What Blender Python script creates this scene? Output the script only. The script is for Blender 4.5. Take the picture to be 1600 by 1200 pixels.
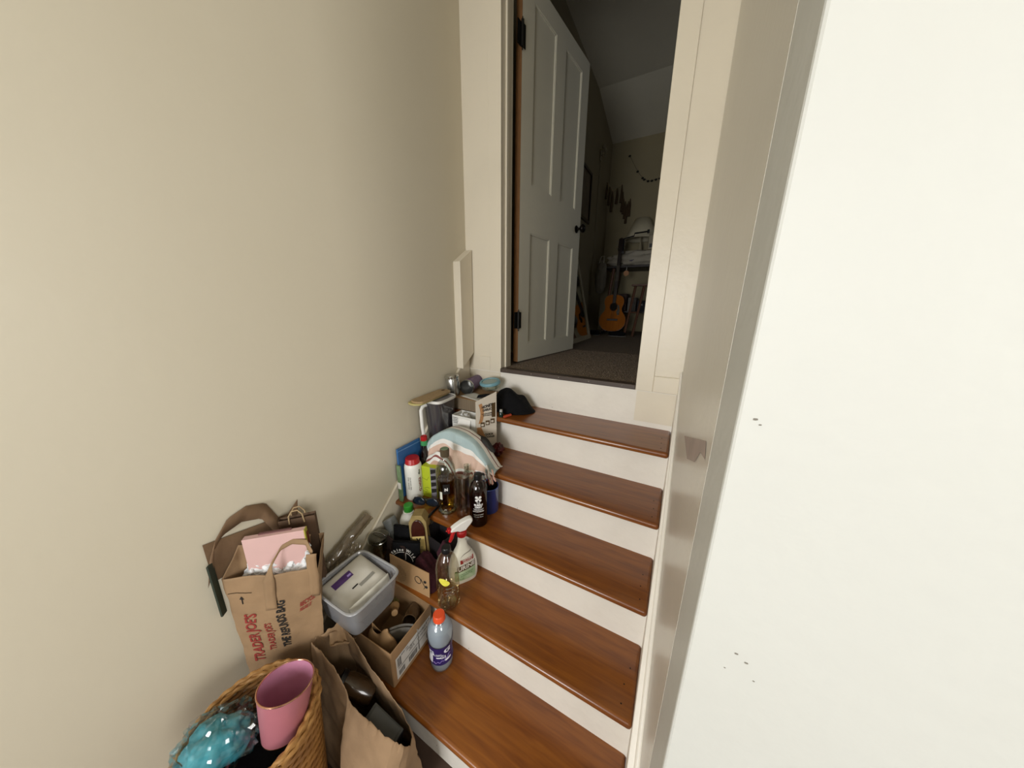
import bpy, math, random
from math import sin, cos, pi, radians as R, sqrt, atan2
from mathutils import Vector as V, Matrix as MX, noise
SC = bpy.context.scene
COL = SC.collection
for o in list(bpy.data.objects): bpy.data.objects.remove(o)

# ------------------------------------------------------------------ camera
cam_d = bpy.data.cameras.new('camera'); cam = bpy.data.objects.new('camera', cam_d); COL.objects.link(cam); SC.camera = cam
cam_d.sensor_fit = 'HORIZONTAL'; cam_d.sensor_width = 36; cam_d.lens = 469.2455 / 1600 * 36; cam_d.clip_start = .02
CX, CY, CZ = -.02954, -.30818, 1.55202
yaw, pitch, roll = .500723, .256497, .0097994
Fw = V((-sin(yaw)*cos(pitch), cos(yaw)*cos(pitch), -sin(pitch)))
Rt = V((cos(yaw), sin(yaw), 0)); Up = Rt.cross(Fw)
r2 = cos(roll)*Rt + sin(roll)*Up; u2 = -sin(roll)*Rt + cos(roll)*Up
cam.matrix_world = MX(((r2.x, u2.x, -Fw.x, CX), (r2.y, u2.y, -Fw.y, CY), (r2.z, u2.z, -Fw.z, CZ), (0, 0, 0, 1)))

# ------------------------------------------------------------------ light
SC.view_settings.view_transform = 'Standard'; SC.view_settings.look = 'None'
SC.view_settings.exposure = 0.0; SC.view_settings.gamma = 1; SC.view_settings.use_curve_mapping = False
w = bpy.data.worlds.new('world'); SC.world = w; w.use_nodes = True
w.node_tree.nodes['Background'].inputs[0].default_value = (.75, .85, 1, 1); w.node_tree.nodes['Background'].inputs[1].default_value = .6
def area(name, loc, target, sx, sy, power, col):
    l = bpy.data.lights.new(name, 'AREA'); l.shape = 'RECTANGLE'; l.size = sx; l.size_y = sy; l.energy = power; l.color = col
    o = bpy.data.objects.new(name, l); COL.objects.link(o); o.location = loc
    o.rotation_euler = (V(target)-V(loc)).to_track_quat('-Z', 'Y').to_euler(); return o
area('hall_window_daylight', (-.45, -2.62, 1.55), (-.45, 0, 1.30), 1.0, 1.0, 66, (.97, .985, 1))
area('side_fill_light', (2.12, -1.15, 1.85), (-1.2, .2, 1.55), 1.0, 1.0, 40, (1, .985, .95))  # unseen fill light, added to brighten the left wall
area('hall_overhead_area', (1.1, -1.9, 3.2), (1.1, -1.8, 0), .5, .5, 5, (1, .93, .82))  # weak warm area light below the hall ceiling, without a fixture
area('bedroom_window_daylight', (1.42, 3.0, 2.5), (-.5, 3.2, 2.2), .8, 1.0, .40, (1, .93, .82))

# ------------------------------------------------------------------ materials
def lin(h):
    h = h.lstrip('#'); c = [int(h[i:i+2], 16)/255 for i in (0, 2, 4)]
    return tuple(x/12.92 if x <= .04045 else ((x+.055)/1.055)**2.4 for x in c) + (1,)
MATS = {}
def M(name, hexc, rough=.5, metal=0, var=.06, vs=14, bump=0, bs=60, hex2=None, stretch=None, coat=0, trans=0, ior=1.45, fac=None, spec=None):
    if name in MATS: return MATS[name]
    m = bpy.data.materials.new(name); m.use_nodes = True; nt = m.node_tree; N = nt.nodes; L = nt.links
    b = N['Principled BSDF']; b.inputs['Roughness'].default_value = rough; b.inputs['Metallic'].default_value = metal
    b.inputs['Coat Weight'].default_value = coat; b.inputs['Transmission Weight'].default_value = trans; b.inputs['IOR'].default_value = ior
    if spec is not None: b.inputs['Specular IOR Level'].default_value = spec
    tc = N.new('ShaderNodeTexCoord'); mp = N.new('ShaderNodeMapping'); L.new(tc.outputs['Object'], mp.inputs[0])
    if stretch: mp.inputs['Scale'].default_value = stretch
    nz = N.new('ShaderNodeTexNoise'); nz.inputs['Scale'].default_value = vs; nz.inputs['Detail'].default_value = 5; L.new(mp.outputs[0], nz.inputs['Vector'])
    mr = N.new('ShaderNodeMapRange'); mr.inputs[1].default_value = .3; mr.inputs[2].default_value = .7; L.new(nz.outputs['Fac'], mr.inputs[0])
    mix = N.new('ShaderNodeMix'); mix.data_type = 'RGBA'; L.new(mr.outputs[0], mix.inputs['Factor'])
    a = lin(hexc); c2 = lin(hex2) if hex2 else tuple(x*(1-var*2) for x in a[:3])+(1,)
    mix.inputs['A'].default_value = a; mix.inputs['B'].default_value = c2
    L.new(mix.outputs['Result'], b.inputs['Base Color'])
    if bump:
        n2 = N.new('ShaderNodeTexNoise'); n2.inputs['Scale'].default_value = bs; n2.inputs['Detail'].default_value = 4; L.new(mp.outputs[0], n2.inputs['Vector'])
        bp = N.new('ShaderNodeBump'); bp.inputs['Strength'].default_value = bump; bp.inputs['Distance'].default_value = .01
        L.new(n2.outputs['Fac'], bp.inputs['Height']); L.new(bp.outputs[0], b.inputs['Normal'])
    MATS[name] = m; return m
def clear(name, tint='#eef4f2', gloss=.12, rough=.03, milk=0, milkc='#dfe6ea'):
    """thin clear glass or plastic: tinted see-through with a fresnel gloss"""
    if name in MATS: return MATS[name]
    m = bpy.data.materials.new(name); m.use_nodes = True; nt = m.node_tree; N = nt.nodes; L = nt.links
    N.remove(N['Principled BSDF']); out = N['Material Output']
    t = N.new('ShaderNodeBsdfTransparent'); t.inputs[0].default_value = lin(tint)
    g = N.new('ShaderNodeBsdfGlossy'); g.inputs['Roughness'].default_value = rough; g.inputs[0].default_value = (1, 1, 1, 1)
    lw = N.new('ShaderNodeLayerWeight'); lw.inputs[0].default_value = .35
    mr = N.new('ShaderNodeMapRange'); L.new(lw.outputs['Fresnel'], mr.inputs[0]); mr.inputs[3].default_value = gloss*.45; mr.inputs[4].default_value = min(1, gloss*5)
    mx = N.new('ShaderNodeMixShader'); L.new(mr.outputs[0], mx.inputs[0]); 
    base = t.outputs[0]
    if milk:
        d = N.new('ShaderNodeBsdfPrincipled'); d.inputs['Base Color'].default_value = lin(milkc); d.inputs['Roughness'].default_value = .35
        nz = N.new('ShaderNodeTexNoise'); nz.inputs['Scale'].default_value = 3; tcm = N.new('ShaderNodeTexCoord'); L.new(tcm.outputs['Object'], nz.inputs['Vector'])
        ma = N.new('ShaderNodeMapRange'); L.new(nz.outputs['Fac'], ma.inputs[0]); ma.inputs[3].default_value = milk*.92; ma.inputs[4].default_value = min(1, milk*1.08)
        m2 = N.new('ShaderNodeMixShader'); L.new(ma.outputs[0], m2.inputs[0]); L.new(t.outputs[0], m2.inputs[1]); L.new(d.outputs[0], m2.inputs[2]); base = m2.outputs[0]
    L.new(base, mx.inputs[1]); L.new(g.outputs[0], mx.inputs[2]); L.new(mx.outputs[0], out.inputs[0])
    MATS[name] = m; return m
def painted(name, hexc, rough, speck='#6a6258', thr=.012, sscale=9, bump=.05, dirt=.10, dirtc='#a59d8d'):
    """old brushed paint: faint grime clouds, brush relief and a few small dark chips"""
    m = bpy.data.materials.new(name); m.use_nodes = True; nt = m.node_tree; N = nt.nodes; L = nt.links
    b = N['Principled BSDF']; b.inputs['Roughness'].default_value = rough
    tc = N.new('ShaderNodeTexCoord')
    nz = N.new('ShaderNodeTexNoise'); nz.inputs['Scale'].default_value = 3.2; nz.inputs['Detail'].default_value = 6; L.new(tc.outputs['Object'], nz.inputs['Vector'])
    mr = N.new('ShaderNodeMapRange'); mr.inputs[1].default_value = .45; mr.inputs[2].default_value = .75; mr.inputs[4].default_value = dirt; L.new(nz.outputs['Fac'], mr.inputs[0])
    mix = N.new('ShaderNodeMix'); mix.data_type = 'RGBA'; mix.inputs['A'].default_value = lin(hexc); mix.inputs['B'].default_value = lin(dirtc); L.new(mr.outputs[0], mix.inputs['Factor'])
    vo = N.new('ShaderNodeTexVoronoi'); vo.inputs['Scale'].default_value = sscale; L.new(tc.outputs['Object'], vo.inputs['Vector'])
    lt = N.new('ShaderNodeMath'); lt.operation = 'LESS_THAN'; lt.inputs[1].default_value = thr*sscale/2; L.new(vo.outputs['Distance'], lt.inputs[0])
    sp = N.new('ShaderNodeSeparateColor'); L.new(vo.outputs['Color'], sp.inputs[0]); g2 = N.new('ShaderNodeMath'); g2.operation = 'GREATER_THAN'; g2.inputs[1].default_value = .55; L.new(sp.outputs[0], g2.inputs[0])
    mu = N.new('ShaderNodeMath'); mu.operation = 'MULTIPLY'; L.new(lt.outputs[0], mu.inputs[0]); L.new(g2.outputs[0], mu.inputs[1])
    mu2 = N.new('ShaderNodeMath'); mu2.operation = 'MULTIPLY'; mu2.inputs[1].default_value = .6; L.new(mu.outputs[0], mu2.inputs[0])
    m2 = N.new('ShaderNodeMix'); m2.data_type = 'RGBA'; L.new(mu2.outputs[0], m2.inputs['Factor']); L.new(mix.outputs['Result'], m2.inputs['A']); m2.inputs['B'].default_value = lin(speck)
    L.new(m2.outputs['Result'], b.inputs['Base Color'])
    n2 = N.new('ShaderNodeTexNoise'); n2.inputs['Scale'].default_value = 35; n2.inputs['Detail'].default_value = 3; L.new(tc.outputs['Object'], n2.inputs['Vector'])
    bp = N.new('ShaderNodeBump'); bp.inputs['Strength'].default_value = bump; bp.inputs['Distance'].default_value = .02; L.new(n2.outputs['Fac'], bp.inputs['Height']); L.new(bp.outputs[0], b.inputs['Normal'])
    MATS[name] = m; return m
def woodm(name, c1, c2, c3, rough=.28, sc=(1.2, 14, 14), nicks=True):
    m = bpy.data.materials.new(name); m.use_nodes = True; nt = m.node_tree; N = nt.nodes; L = nt.links
    b = N['Principled BSDF']; b.inputs['Roughness'].default_value = rough; b.inputs['Coat Weight'].default_value = .25; b.inputs['Coat Roughness'].default_value = .18
    tc = N.new('ShaderNodeTexCoord'); mp = N.new('ShaderNodeMapping'); mp.inputs['Scale'].default_value = sc; L.new(tc.outputs['Object'], mp.inputs[0])
    nz = N.new('ShaderNodeTexNoise'); nz.inputs['Scale'].default_value = 4; nz.inputs['Detail'].default_value = 8; nz.inputs['Distortion'].default_value = .6; L.new(mp.outputs[0], nz.inputs['Vector'])
    cr = N.new('ShaderNodeValToRGB'); e = cr.color_ramp.elements; e[0].position = .3; e[0].color = lin(c1); e[1].position = .72; e[1].color = lin(c3); k = cr.color_ramp.elements.new(.5); k.color = lin(c2)
    L.new(nz.outputs['Fac'], cr.inputs[0]); last = cr.outputs[0]
    if nicks:
        vo = N.new('ShaderNodeTexVoronoi'); vo.inputs['Scale'].default_value = 11; L.new(tc.outputs['Object'], vo.inputs['Vector'])
        lt = N.new('ShaderNodeMath'); lt.operation = 'LESS_THAN'; lt.inputs[1].default_value = .035; L.new(vo.outputs['Distance'], lt.inputs[0])
        mx = N.new('ShaderNodeMix'); mx.data_type = 'RGBA'; L.new(lt.outputs[0], mx.inputs['Factor']); L.new(last, mx.inputs['A']); mx.inputs['B'].default_value = lin('#2a120a'); last = mx.outputs['Result']
    L.new(last, b.inputs['Base Color']); MATS[name] = m; return m
def bands(name, stops, rough=.9, axis=0, bump=.3):
    """woven stripes that follow the cloth's own UV"""
    m = bpy.data.materials.new(name); m.use_nodes = True; nt = m.node_tree; N = nt.nodes; L = nt.links
    b = N['Principled BSDF']; b.inputs['Roughness'].default_value = rough
    uv = N.new('ShaderNodeUVMap'); uv.uv_map = 'UVMap'; s = N.new('ShaderNodeSeparateXYZ'); L.new(uv.outputs[0], s.inputs[0])
    cr = N.new('ShaderNodeValToRGB'); cr.color_ramp.interpolation = 'CONSTANT'; el = cr.color_ramp.elements
    el[0].position = 0; el[0].color = lin(stops[0][1]); el[1].position = stops[1][0]; el[1].color = lin(stops[1][1])
    for p, c in stops[2:]: q = el.new(p); q.color = lin(c)
    L.new(s.outputs[axis], cr.inputs[0]); L.new(cr.outputs[0], b.inputs['Base Color'])
    n2 = N.new('ShaderNodeTexNoise'); n2.inputs['Scale'].default_value = 180; tc = N.new('ShaderNodeTexCoord'); L.new(tc.outputs['Object'], n2.inputs['Vector'])
    bp = N.new('ShaderNodeBump'); bp.inputs['Strength'].default_value = bump; bp.inputs['Distance'].default_value = .004; L.new(n2.outputs['Fac'], bp.inputs['Height']); L.new(bp.outputs[0], b.inputs['Normal'])
    MATS[name] = m; return m

WALL = painted('cream_wall_paint', '#d2c9b4', .42, thr=.003, sscale=5, bump=.018, dirt=.10, dirtc='#c2b79c')
WALLR = painted('pale_gloss_wall_paint', '#d3cec2', .30, thr=.0035, sscale=7, bump=.05, dirt=.18, dirtc='#b3aca0')
WALLN = painted('white_wall_paint', '#c4c4be', .5, thr=.002, sscale=5, bump=.05, dirt=.08)
TRIM = painted('cream_trim_paint', '#dfd5c1', .38, thr=.003, sscale=8, bump=.05, dirt=.10)
RISER = painted('white_riser_paint', '#ebe5da', .42, thr=.006, sscale=15, bump=.08, dirt=.22, dirtc='#a89f90')
DOORP = painted('white_door_paint', '#cdc8b6', .45, thr=.002, sscale=6, bump=.04, dirt=.06)
CEIL = painted('ceiling_paint', '#cfc8b4', .8, thr=.001, sscale=3)
BEDW = painted('bedroom_wall_dimmed_paint', '#8f8365', .8, thr=.001, sscale=3)  # cream darkened in the colour itself to imitate the dim bedroom
WOOD = woodm('varnished_stair_wood', '#6d3a14', '#7f4818', '#8c531c')
KRAFT = M('kraft_paper', '#957858', .8, bump=.35, bs=22, var=.10, vs=9)
KRAFT2 = M('kraft_paper_dark', '#7b6046', .85, bump=.4, bs=18, var=.14, vs=8)
CARD = M('cardboard', '#9c7b57', .8, var=.07, vs=30, bump=.1, bs=90)
CARDD = M('cardboard_dark_brown', '#7a5c40', .85, var=.1)  # darker brown board of the two plain cartons
WHITE = M('white_plastic', '#e6e4de', .35, var=.02)
BLACK = M('black_plastic', '#121214', .3, var=.1)
BLKF = M('black_fabric', '#0e0e11', .9, var=.2, bump=.5, bs=80, spec=.25)
RED = M('red_plastic', '#b01a1c', .35, var=.05)
INK = M('black_ink', '#1d1916', .8, var=.02)
INKW = M('white_ink', '#e8e6e2', .6, var=.02)
INKR = M('dark_red_ink', '#8c2f28', .85, var=.08, vs=60)
GLASS = clear('clear_glass', '#f4f8f5', .09)
CHROME = M('chrome', '#c9c9c6', .16, metal=1, var=.03)
IRON = M('black_iron', '#15130f', .5, metal=.3, var=.2)
RAW = M('bare_door_wood', '#8a6038', .8, var=.15, stretch=(10, 10, 1))

# ------------------------------------------------------------------ mesh helpers
class G:
    def __init__(s): s.v = []; s.f = []; s.m = []; s.uv = []
    def add(s, vs, fs, T=None, mi=0, uv=None):
        k = len(s.v)
        for i, p in enumerate(vs):
            p = V(p); s.v.append(T @ p if T is not None else p); s.uv.append(uv[i] if uv else (0, 0))
        for f in fs: s.f.append([k+i for i in f]); s.m.append(mi)
        return s
    def box(s, c, sz, T=None, mi=0):
        x, y, z = c; a, b, h = [q/2 for q in sz]
        vs = [(x+i*a, y+j*b, z+k*h) for i in (-1, 1) for j in (-1, 1) for k in (-1, 1)]
        return s.add(vs, [(0, 1, 3, 2), (4, 6, 7, 5), (0, 4, 5, 1), (2, 3, 7, 6), (0, 2, 6, 4), (1, 5, 7, 3)], T, mi)
    def lathe(s, pr, n=32, T=None, mi=0, sx=1, sy=1, cap=True, c=(0, 0), flute=0, nf=12):
        vs = []; fs = []
        for r, z in pr:
            for i in range(n):
                a = 2*pi*i/n; rr = r*(1+flute*cos(nf*a)); vs.append((c[0]+rr*cos(a)*sx, c[1]+rr*sin(a)*sy, z))
        for j in range(len(pr)-1):
            for i in range(n): fs.append((j*n+i, j*n+(i+1) % n, (j+1)*n+(i+1) % n, (j+1)*n+i))
        if cap:
            fs.append(tuple(range(n-1, -1, -1))); fs.append(tuple((len(pr)-1)*n+i for i in range(n)))
        return s.add(vs, fs, T, mi)
    def tube(s, pts, r, n=8, T=None, mi=0, closed=False, cap=True):
        pts = [V(p) for p in pts]; rr = r if isinstance(r, (list, tuple)) else [r]*len(pts)
        vs = []; fs = []; up = None; m = len(pts)
        for i, p in enumerate(pts):
            if closed: d = pts[(i+1) % m]-pts[i-1]
            else: d = pts[min(i+1, m-1)]-pts[max(i-1, 0)]
            d.normalize()
            if up is None: up = V((0, 0, 1)) if abs(d.z) < .9 else V((1, 0, 0))
            a = d.cross(up).normalized(); b = a.cross(d); up = b
            for k in range(n): t = 2*pi*k/n; vs.append(p+rr[i]*(cos(t)*a+sin(t)*b))
        for i in range(m if closed else m-1):
            for k in range(n): j = (i+1) % m; fs.append((i*n+k, i*n+(k+1) % n, j*n+(k+1) % n, j*n+k))
        if cap and not closed: fs.append(tuple(range(n-1, -1, -1))); fs.append(tuple((m-1)*n+k for k in range(n)))
        return s.add(vs, fs, T, mi)
    def grid(s, fn, nu, nv, T=None, mi=0, cu=False):
        vs = []; uv = []; fs = []
        for j in range(nv+1):
            for i in range(nu if cu else nu+1): vs.append(fn(i/nu, j/nv)); uv.append((i/nu, j/nv))
        W = nu if cu else nu+1
        for j in range(nv):
            for i in range(nu): k = (i+1) % W; fs.append((j*W+i, j*W+k, (j+1)*W+k, (j+1)*W+i))
        return s.add(vs, fs, T, mi, uv)
    def prism(s, pts, z0, z1, T=None, mi=0):
        n = len(pts); vs = [(x, y, z0) for x, y in pts]+[(x, y, z1) for x, y in pts]
        fs = [tuple(range(n-1, -1, -1)), tuple(range(n, 2*n))]+[(i, (i+1) % n, n+(i+1) % n, n+i) for i in range(n)]
        return s.add(vs, fs, T, mi)
    def blob(s, c, rad, seed=0, amp=.25, fr=2.2, n=28, T=None, mi=0, flat=None, pw=1):
        c = V(c)
        def fn(u, v):
            a = 2*pi*u; t = pi*v
            d = V((abs(sin(t))**pw*cos(a), abs(sin(t))**pw*sin(a), -cos(t)))
            k = 1+amp*noise.noise(d*fr+V((seed*7.1, seed*3.3, 1)))+amp*.4*noise.noise(d*fr*3+V((seed, 2, seed)))
            p = V((d.x*rad[0]*k, d.y*rad[1]*k, d.z*rad[2]*k))
            if flat is not None and p.z < flat: p.z = flat
            return c+p
        return s.grid(fn, n, n//2, T, mi, cu=True)
    def build(s, name, mat, parent=None, smooth=True, ang=40, bevel=0, solid=0, sub=0, label=None, segs=2):
        me = bpy.data.meshes.new(name); me.from_pydata([tuple(p) for p in s.v], [], s.f); me.update()
        for m in (mat if isinstance(mat, list) else [mat]): me.materials.append(m)
        me.polygons.foreach_set('material_index', s.m)
        ul = me.uv_layers.new(name='UVMap')
        for lp in me.loops: ul.data[lp.index].uv = s.uv[lp.vertex_index]
        import bmesh
        b = bmesh.new(); b.from_mesh(me); bmesh.ops.remove_doubles(b, verts=b.verts, dist=1e-6); bmesh.ops.recalc_face_normals(b, faces=b.faces); b.to_mesh(me); b.free()
        if smooth: me.shade_smooth(); me.set_sharp_from_angle(angle=R(ang))
        o = bpy.data.objects.new(name, me); COL.objects.link(o)
        if parent: o.parent = parent
        if bevel: q = o.modifiers.new('b', 'BEVEL'); q.width = bevel; q.segments = segs; q.limit_method = 'ANGLE'; q.angle_limit = R(40); q.harden_normals = False
        if solid: q = o.modifiers.new('s', 'SOLIDIFY'); q.thickness = solid; q.offset = 0
        if sub: q = o.modifiers.new('u', 'SUBSURF'); q.levels = sub; q.render_levels = sub
        if label: o['label'] = label
        return o
def thing(name, label, cat, loc=(0, 0, 0), rz=0, group=None, rot=None):
    o = bpy.data.objects.new(name, None); COL.objects.link(o); o.location = loc; o.rotation_euler = rot or (0, 0, rz); o.empty_display_size = .05
    o['label'] = label; o['category'] = cat
    if group: o['group'] = group
    return o
def struct(name, parent=None):
    o = bpy.data.objects.new(name, None); COL.objects.link(o); o['kind'] = 'structure'; o.empty_display_size = .05; return o
def S(o): o['kind'] = 'structure'; return o
def tag(o, label, cat, group=None):
    o['label'] = label; o['category'] = cat
    if group: o['group'] = group
    return o
def facing(x, y, off=0): return atan2(CX-x, y-CY)+R(off)      # turn a thing's front (local -y) towards the landing viewer's side
def rm(axis, deg): return MX.Rotation(R(deg), 4, axis)
def tr(x, y, z): return MX.Translation((x, y, z))
def text(name, s_, size, mat, parent, T=None, wrap=None, fmap=None, ext=.0004, align='CENTER', bold=0, sx=1):
    cu = bpy.data.curves.new(name, 'FONT'); cu.body = s_; cu.size = size; cu.align_x = align; cu.align_y = 'CENTER'; cu.offset = bold; cu.resolution_u = 3
    cu.extrude = 0
    o = bpy.data.objects.new('tmp', cu); COL.objects.link(o)
    dg = bpy.context.evaluated_depsgraph_get(); me = bpy.data.meshes.new_from_object(o.evaluated_get(dg)); bpy.data.objects.remove(o)
    for v in me.vertices:
        x, y = v.co.x*sx, v.co.y
        if fmap: v.co = fmap(x, y)
        elif wrap: a = x/wrap; v.co = (wrap*sin(a), -wrap*cos(a), y)
        else: v.co = (x, -ext, y)             # default: upright, facing local -y
        if T is not None: v.co = T @ v.co
    me.materials.clear(); me.materials.append(mat); me.name = name
    o = bpy.data.objects.new(name, me); COL.objects.link(o)
    if parent: o.parent = parent
    return o
def patch(rad, a0, a1, z0, z1, n=14, c=(0, 0), sy=1):
    """a label wrapped on a round bottle, angles from local -y in degrees"""
    def fn(u, v): a = R(a0+(a1-a0)*u); return V((c[0]+rad*sin(a), c[1]-rad*cos(a)*sy, z0+(z1-z0)*v))
    return G().grid(fn, n, 1)
def hexagon(n, r, c=(0, 0), sx=1, sy=1, ph=0): return [(c[0]+r*sx*cos(2*pi*i/n+ph), c[1]+r*sy*sin(2*pi*i/n+ph)) for i in range(n)]
TR = [0, .195, .39, .585, .78, .975, 1.17]
FLOOR = -.06

# ------------------------------------------------------------------ the setting
def wallbox(name, x0, x1, y0, y1, z0, z1, mat, parent=None, bevel=0):
    c = ((x0+x1)/2, (y0+y1)/2, (z0+z1)/2)
    o = G().box((0, 0, 0), (x1-x0, y1-y0, z1-z0)).build(name, mat, parent, smooth=False, bevel=bevel); o.location = c
    if not parent: S(o)
    return o
D, NO = .20482, .0477
wallbox('wall_left', -1.31, -1.19, -2.7, 1.345, -.16, 3.5, WALL)
wallbox('floor', -1.31, 2.2, -2.7, .205, -.16, FLOOR, M('brown_floor', '#4a372b', .6, var=.15))
wallbox('ceiling', -1.31, 2.2, -2.7, 1.345, 3.5, 3.6, CEIL)
# right stair wall: runs a touch out of square, its near end is the corner of the white hall wall
g = G(); g.add([(.010, 1.225, -.16), (.0309, .16, -.16), (.16, .16, -.16), (.16, 1.225, -.16), (.010, 1.225, 3.5), (.0309, .16, 3.5), (.16, .16, 3.5), (.16, 1.225, 3.5)],
    [(0, 1, 5, 4), (2, 3, 7, 6), (0, 3, 2, 1), (4, 5, 6, 7), (1, 2, 6, 5), (3, 0, 4, 7)])
wr = S(g.build('wall_right', WALLR, smooth=False))
def wxy(y): return .010+(1.225-y)*.023/1.175
stain = G().add([(wxy(.60)-.0006, .60, 1.205), (wxy(.21)-.0006, .21, 1.352), (wxy(.19)-.0006, .19, 1.330), (wxy(.25)-.0006, .25, 1.315), (wxy(.30)-.0006, .30, 1.272), (wxy(.44)-.0006, .44, 1.212)],
    [(0, 1, 2, 3, 4, 5)]).build('smudge', M('smudge', '#b09f96', .6, var=.1), wr, smooth=False)
# white hall wall that turns the corner towards the camera
g = G(); g.prism([(.033, .05), (2.2, .05), (2.2, .16), (.0309, .16)], -.16, 3.5)
wn = S(g.build('wall_near', WALLN, smooth=False, bevel=.003))
for (x, z, r) in [(.079, 1.158, .0012), (.0895, 1.151, .0012), (.0475, 1.446, .0013), (.052, 1.441, .0008), (.100, 1.130, .0007), (.072, 1.130, .0006)]:
    G().prism([(x+r*(1+.3*sin(3*i))*1.6*cos(i*pi/4), z+r*(1+.3*cos(5*i))*sin(i*pi/4)) for i in range(8)], 0, .0005, rm('X', 90) @ tr(0, 0, -.05)).build('paint_chip', M('paint_chip', '#7d786e', .8), wn, smooth=False)
we = struct('wall_east')
for a in [(-2.7, -1.70, -.16, 3.5), (-.60, .16, -.16, 3.5), (-1.70, -.60, -.16, 1.3), (-1.70, -.60, 2.4, 3.5)]: wallbox('wall_panel', 2.2, 2.3, a[0], a[1], a[2], a[3], WALLN, we)
wf2 = struct('fill_window')  # unseen window added on the east wall to carry the side fill light
for a in [(-1.70, -1.65, 1.3, 2.4), (-.65, -.60, 1.3, 2.4), (-1.70, -.60, 1.3, 1.35), (-1.70, -.60, 2.35, 2.4), (-1.17, -1.13, 1.3, 2.4)]:
    wallbox('window_frame', 2.22, 2.27, a[0], a[1], a[2], a[3], TRIM, wf2)
wb = struct('wall_back')
for a in [(-1.31, -1.0, -.16, 3.5), (.1, 2.3, -.16, 3.5), (-1.0, .1, -.16, .95), (-1.0, .1, 2.05, 3.5)]:
    wallbox('wall_panel', a[0], a[1], -2.8, -2.7, a[2], a[3], WALLN, wb)
wf = struct('window_1')
for a in [(-1.0, -.95, .95, 2.05), (.05, .1, .95, 2.05), (-1.0, .1, .95, 1.0), (-1.0, .1, 2.0, 2.05), (-.47, -.43, .95, 2.05), (-1.0, .1, 1.48, 1.52)]:
    wallbox('window_frame', a[0], a[1], -2.78, -2.73, a[2], a[3], TRIM, wf)

# stairs: five varnished treads and six painted risers
dz = [-.0018, .0014, .0024, -.001, -.0011]; dyn = [-.0018, .0084, .0029, -.0047, -.0048]; dyb = [-.0024, -.004, -.0003, .0033, .0035]
st = struct('staircase')
for i in range(1, 7):
    ry = i*D+(dyb[i-2] if i > 1 else 0); bot = FLOOR if i == 1 else TR[i-1]-.02; top = TR[i]-.026 if i < 6 else 1.156
    o = G().box((0, 0, 0), (1.19, .018, top-bot)).build('riser', RISER, st, smooth=False); o.location = (-.595, ry+.009, (top+bot)/2)
    if i < 6:
        y0 = i*D-NO+dyn[i-1]; y1 = (i+1)*D+dyb[i-1]+.012; z = TR[i]+dz[i-1]
        o = G().box((0, 0, 0), (1.19, y1-y0, .027)).build('tread', WOOD, st, bevel=.0115, segs=4); o.location = (-.595, (y0+y1)/2, z-.0135)
        random.seed(i)
        for k in range(3):
            a = G().lathe([(.0022, 0), (.0022, .0005)], 8).build('nail_hole', IRON, st); a.location = (-.025-.012*random.random(), y0+.04+.055*k, z+.0001)
# skirt boards
def skirt(name, xa, xb, off, mat, y0=.16, y1=1.225, xb0=None):
    f = lambda y: (y+NO)/D*.195+off
    g = G(); w0 = xb if xb0 is None else xb0
    vs = [(xa, y0, FLOOR if y0 < .2 else .1), (xa, y1, .9), (xa, y1, min(f(y1), 1.285)), (xa, y0, f(y0))]
    vb = [(w0, *vs[0][1:]), (xb, *vs[1][1:]), (xb, *vs[2][1:]), (w0, *vs[3][1:])]
    g.add(vs+vb, [(0, 1, 2, 3), (7, 6, 5, 4), (3, 2, 6, 7), (0, 4, 5, 1), (1, 5, 6, 2), (0, 3, 7, 4)])
    return S(g.build(name, mat, smooth=False, bevel=.002))
skirt('trim_1', -1.19, -1.177, .055, TRIM)
c = lambda y: (y+NO)/D*.195+.055
g = G(); pts = [(-1.1905, .159, c(.159)), (-1.1905, 1.2245, c(1.2245))]
g.tube([(-1.184, .16, c(.16)-.002), (-1.184, 1.2225, c(1.2225)-.002)], .0085, 10); S(g.build('trim_2', TRIM))
skirt('trim_3', .0, .0095, .055, RISER, y0=.10, xb0=.0305)
g = G(); g.tube([(.0045, 1.2235, 1.262), (.0155, .70, .765), (.024, .30, .385), (.0275, .12, .215)], [.006, .0075, .009, .010], 10); S(g.build('trim_4', RISER))
# boxed-in post stub on the left wall beside the door
g = G(); ys = (1.11, 1.224); zb = (1.178, 1.262); zt = (1.785, 1.860); x0, x1 = -1.192, -1.143
vs = [(x, y, z) for x in (x0, x1) for (y, z) in ((ys[0], zb[0]), (ys[1], zb[1]), (ys[1], zt[1]), (ys[0], zt[0]))]
g.add(vs, [(0, 1, 2, 3), (7, 6, 5, 4), (0, 3, 7, 4), (1, 5, 6, 2), (3, 2, 6, 7), (0, 4, 5, 1)]); S(g.build('trim_5', TRIM, smooth=False, bevel=.002))

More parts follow.
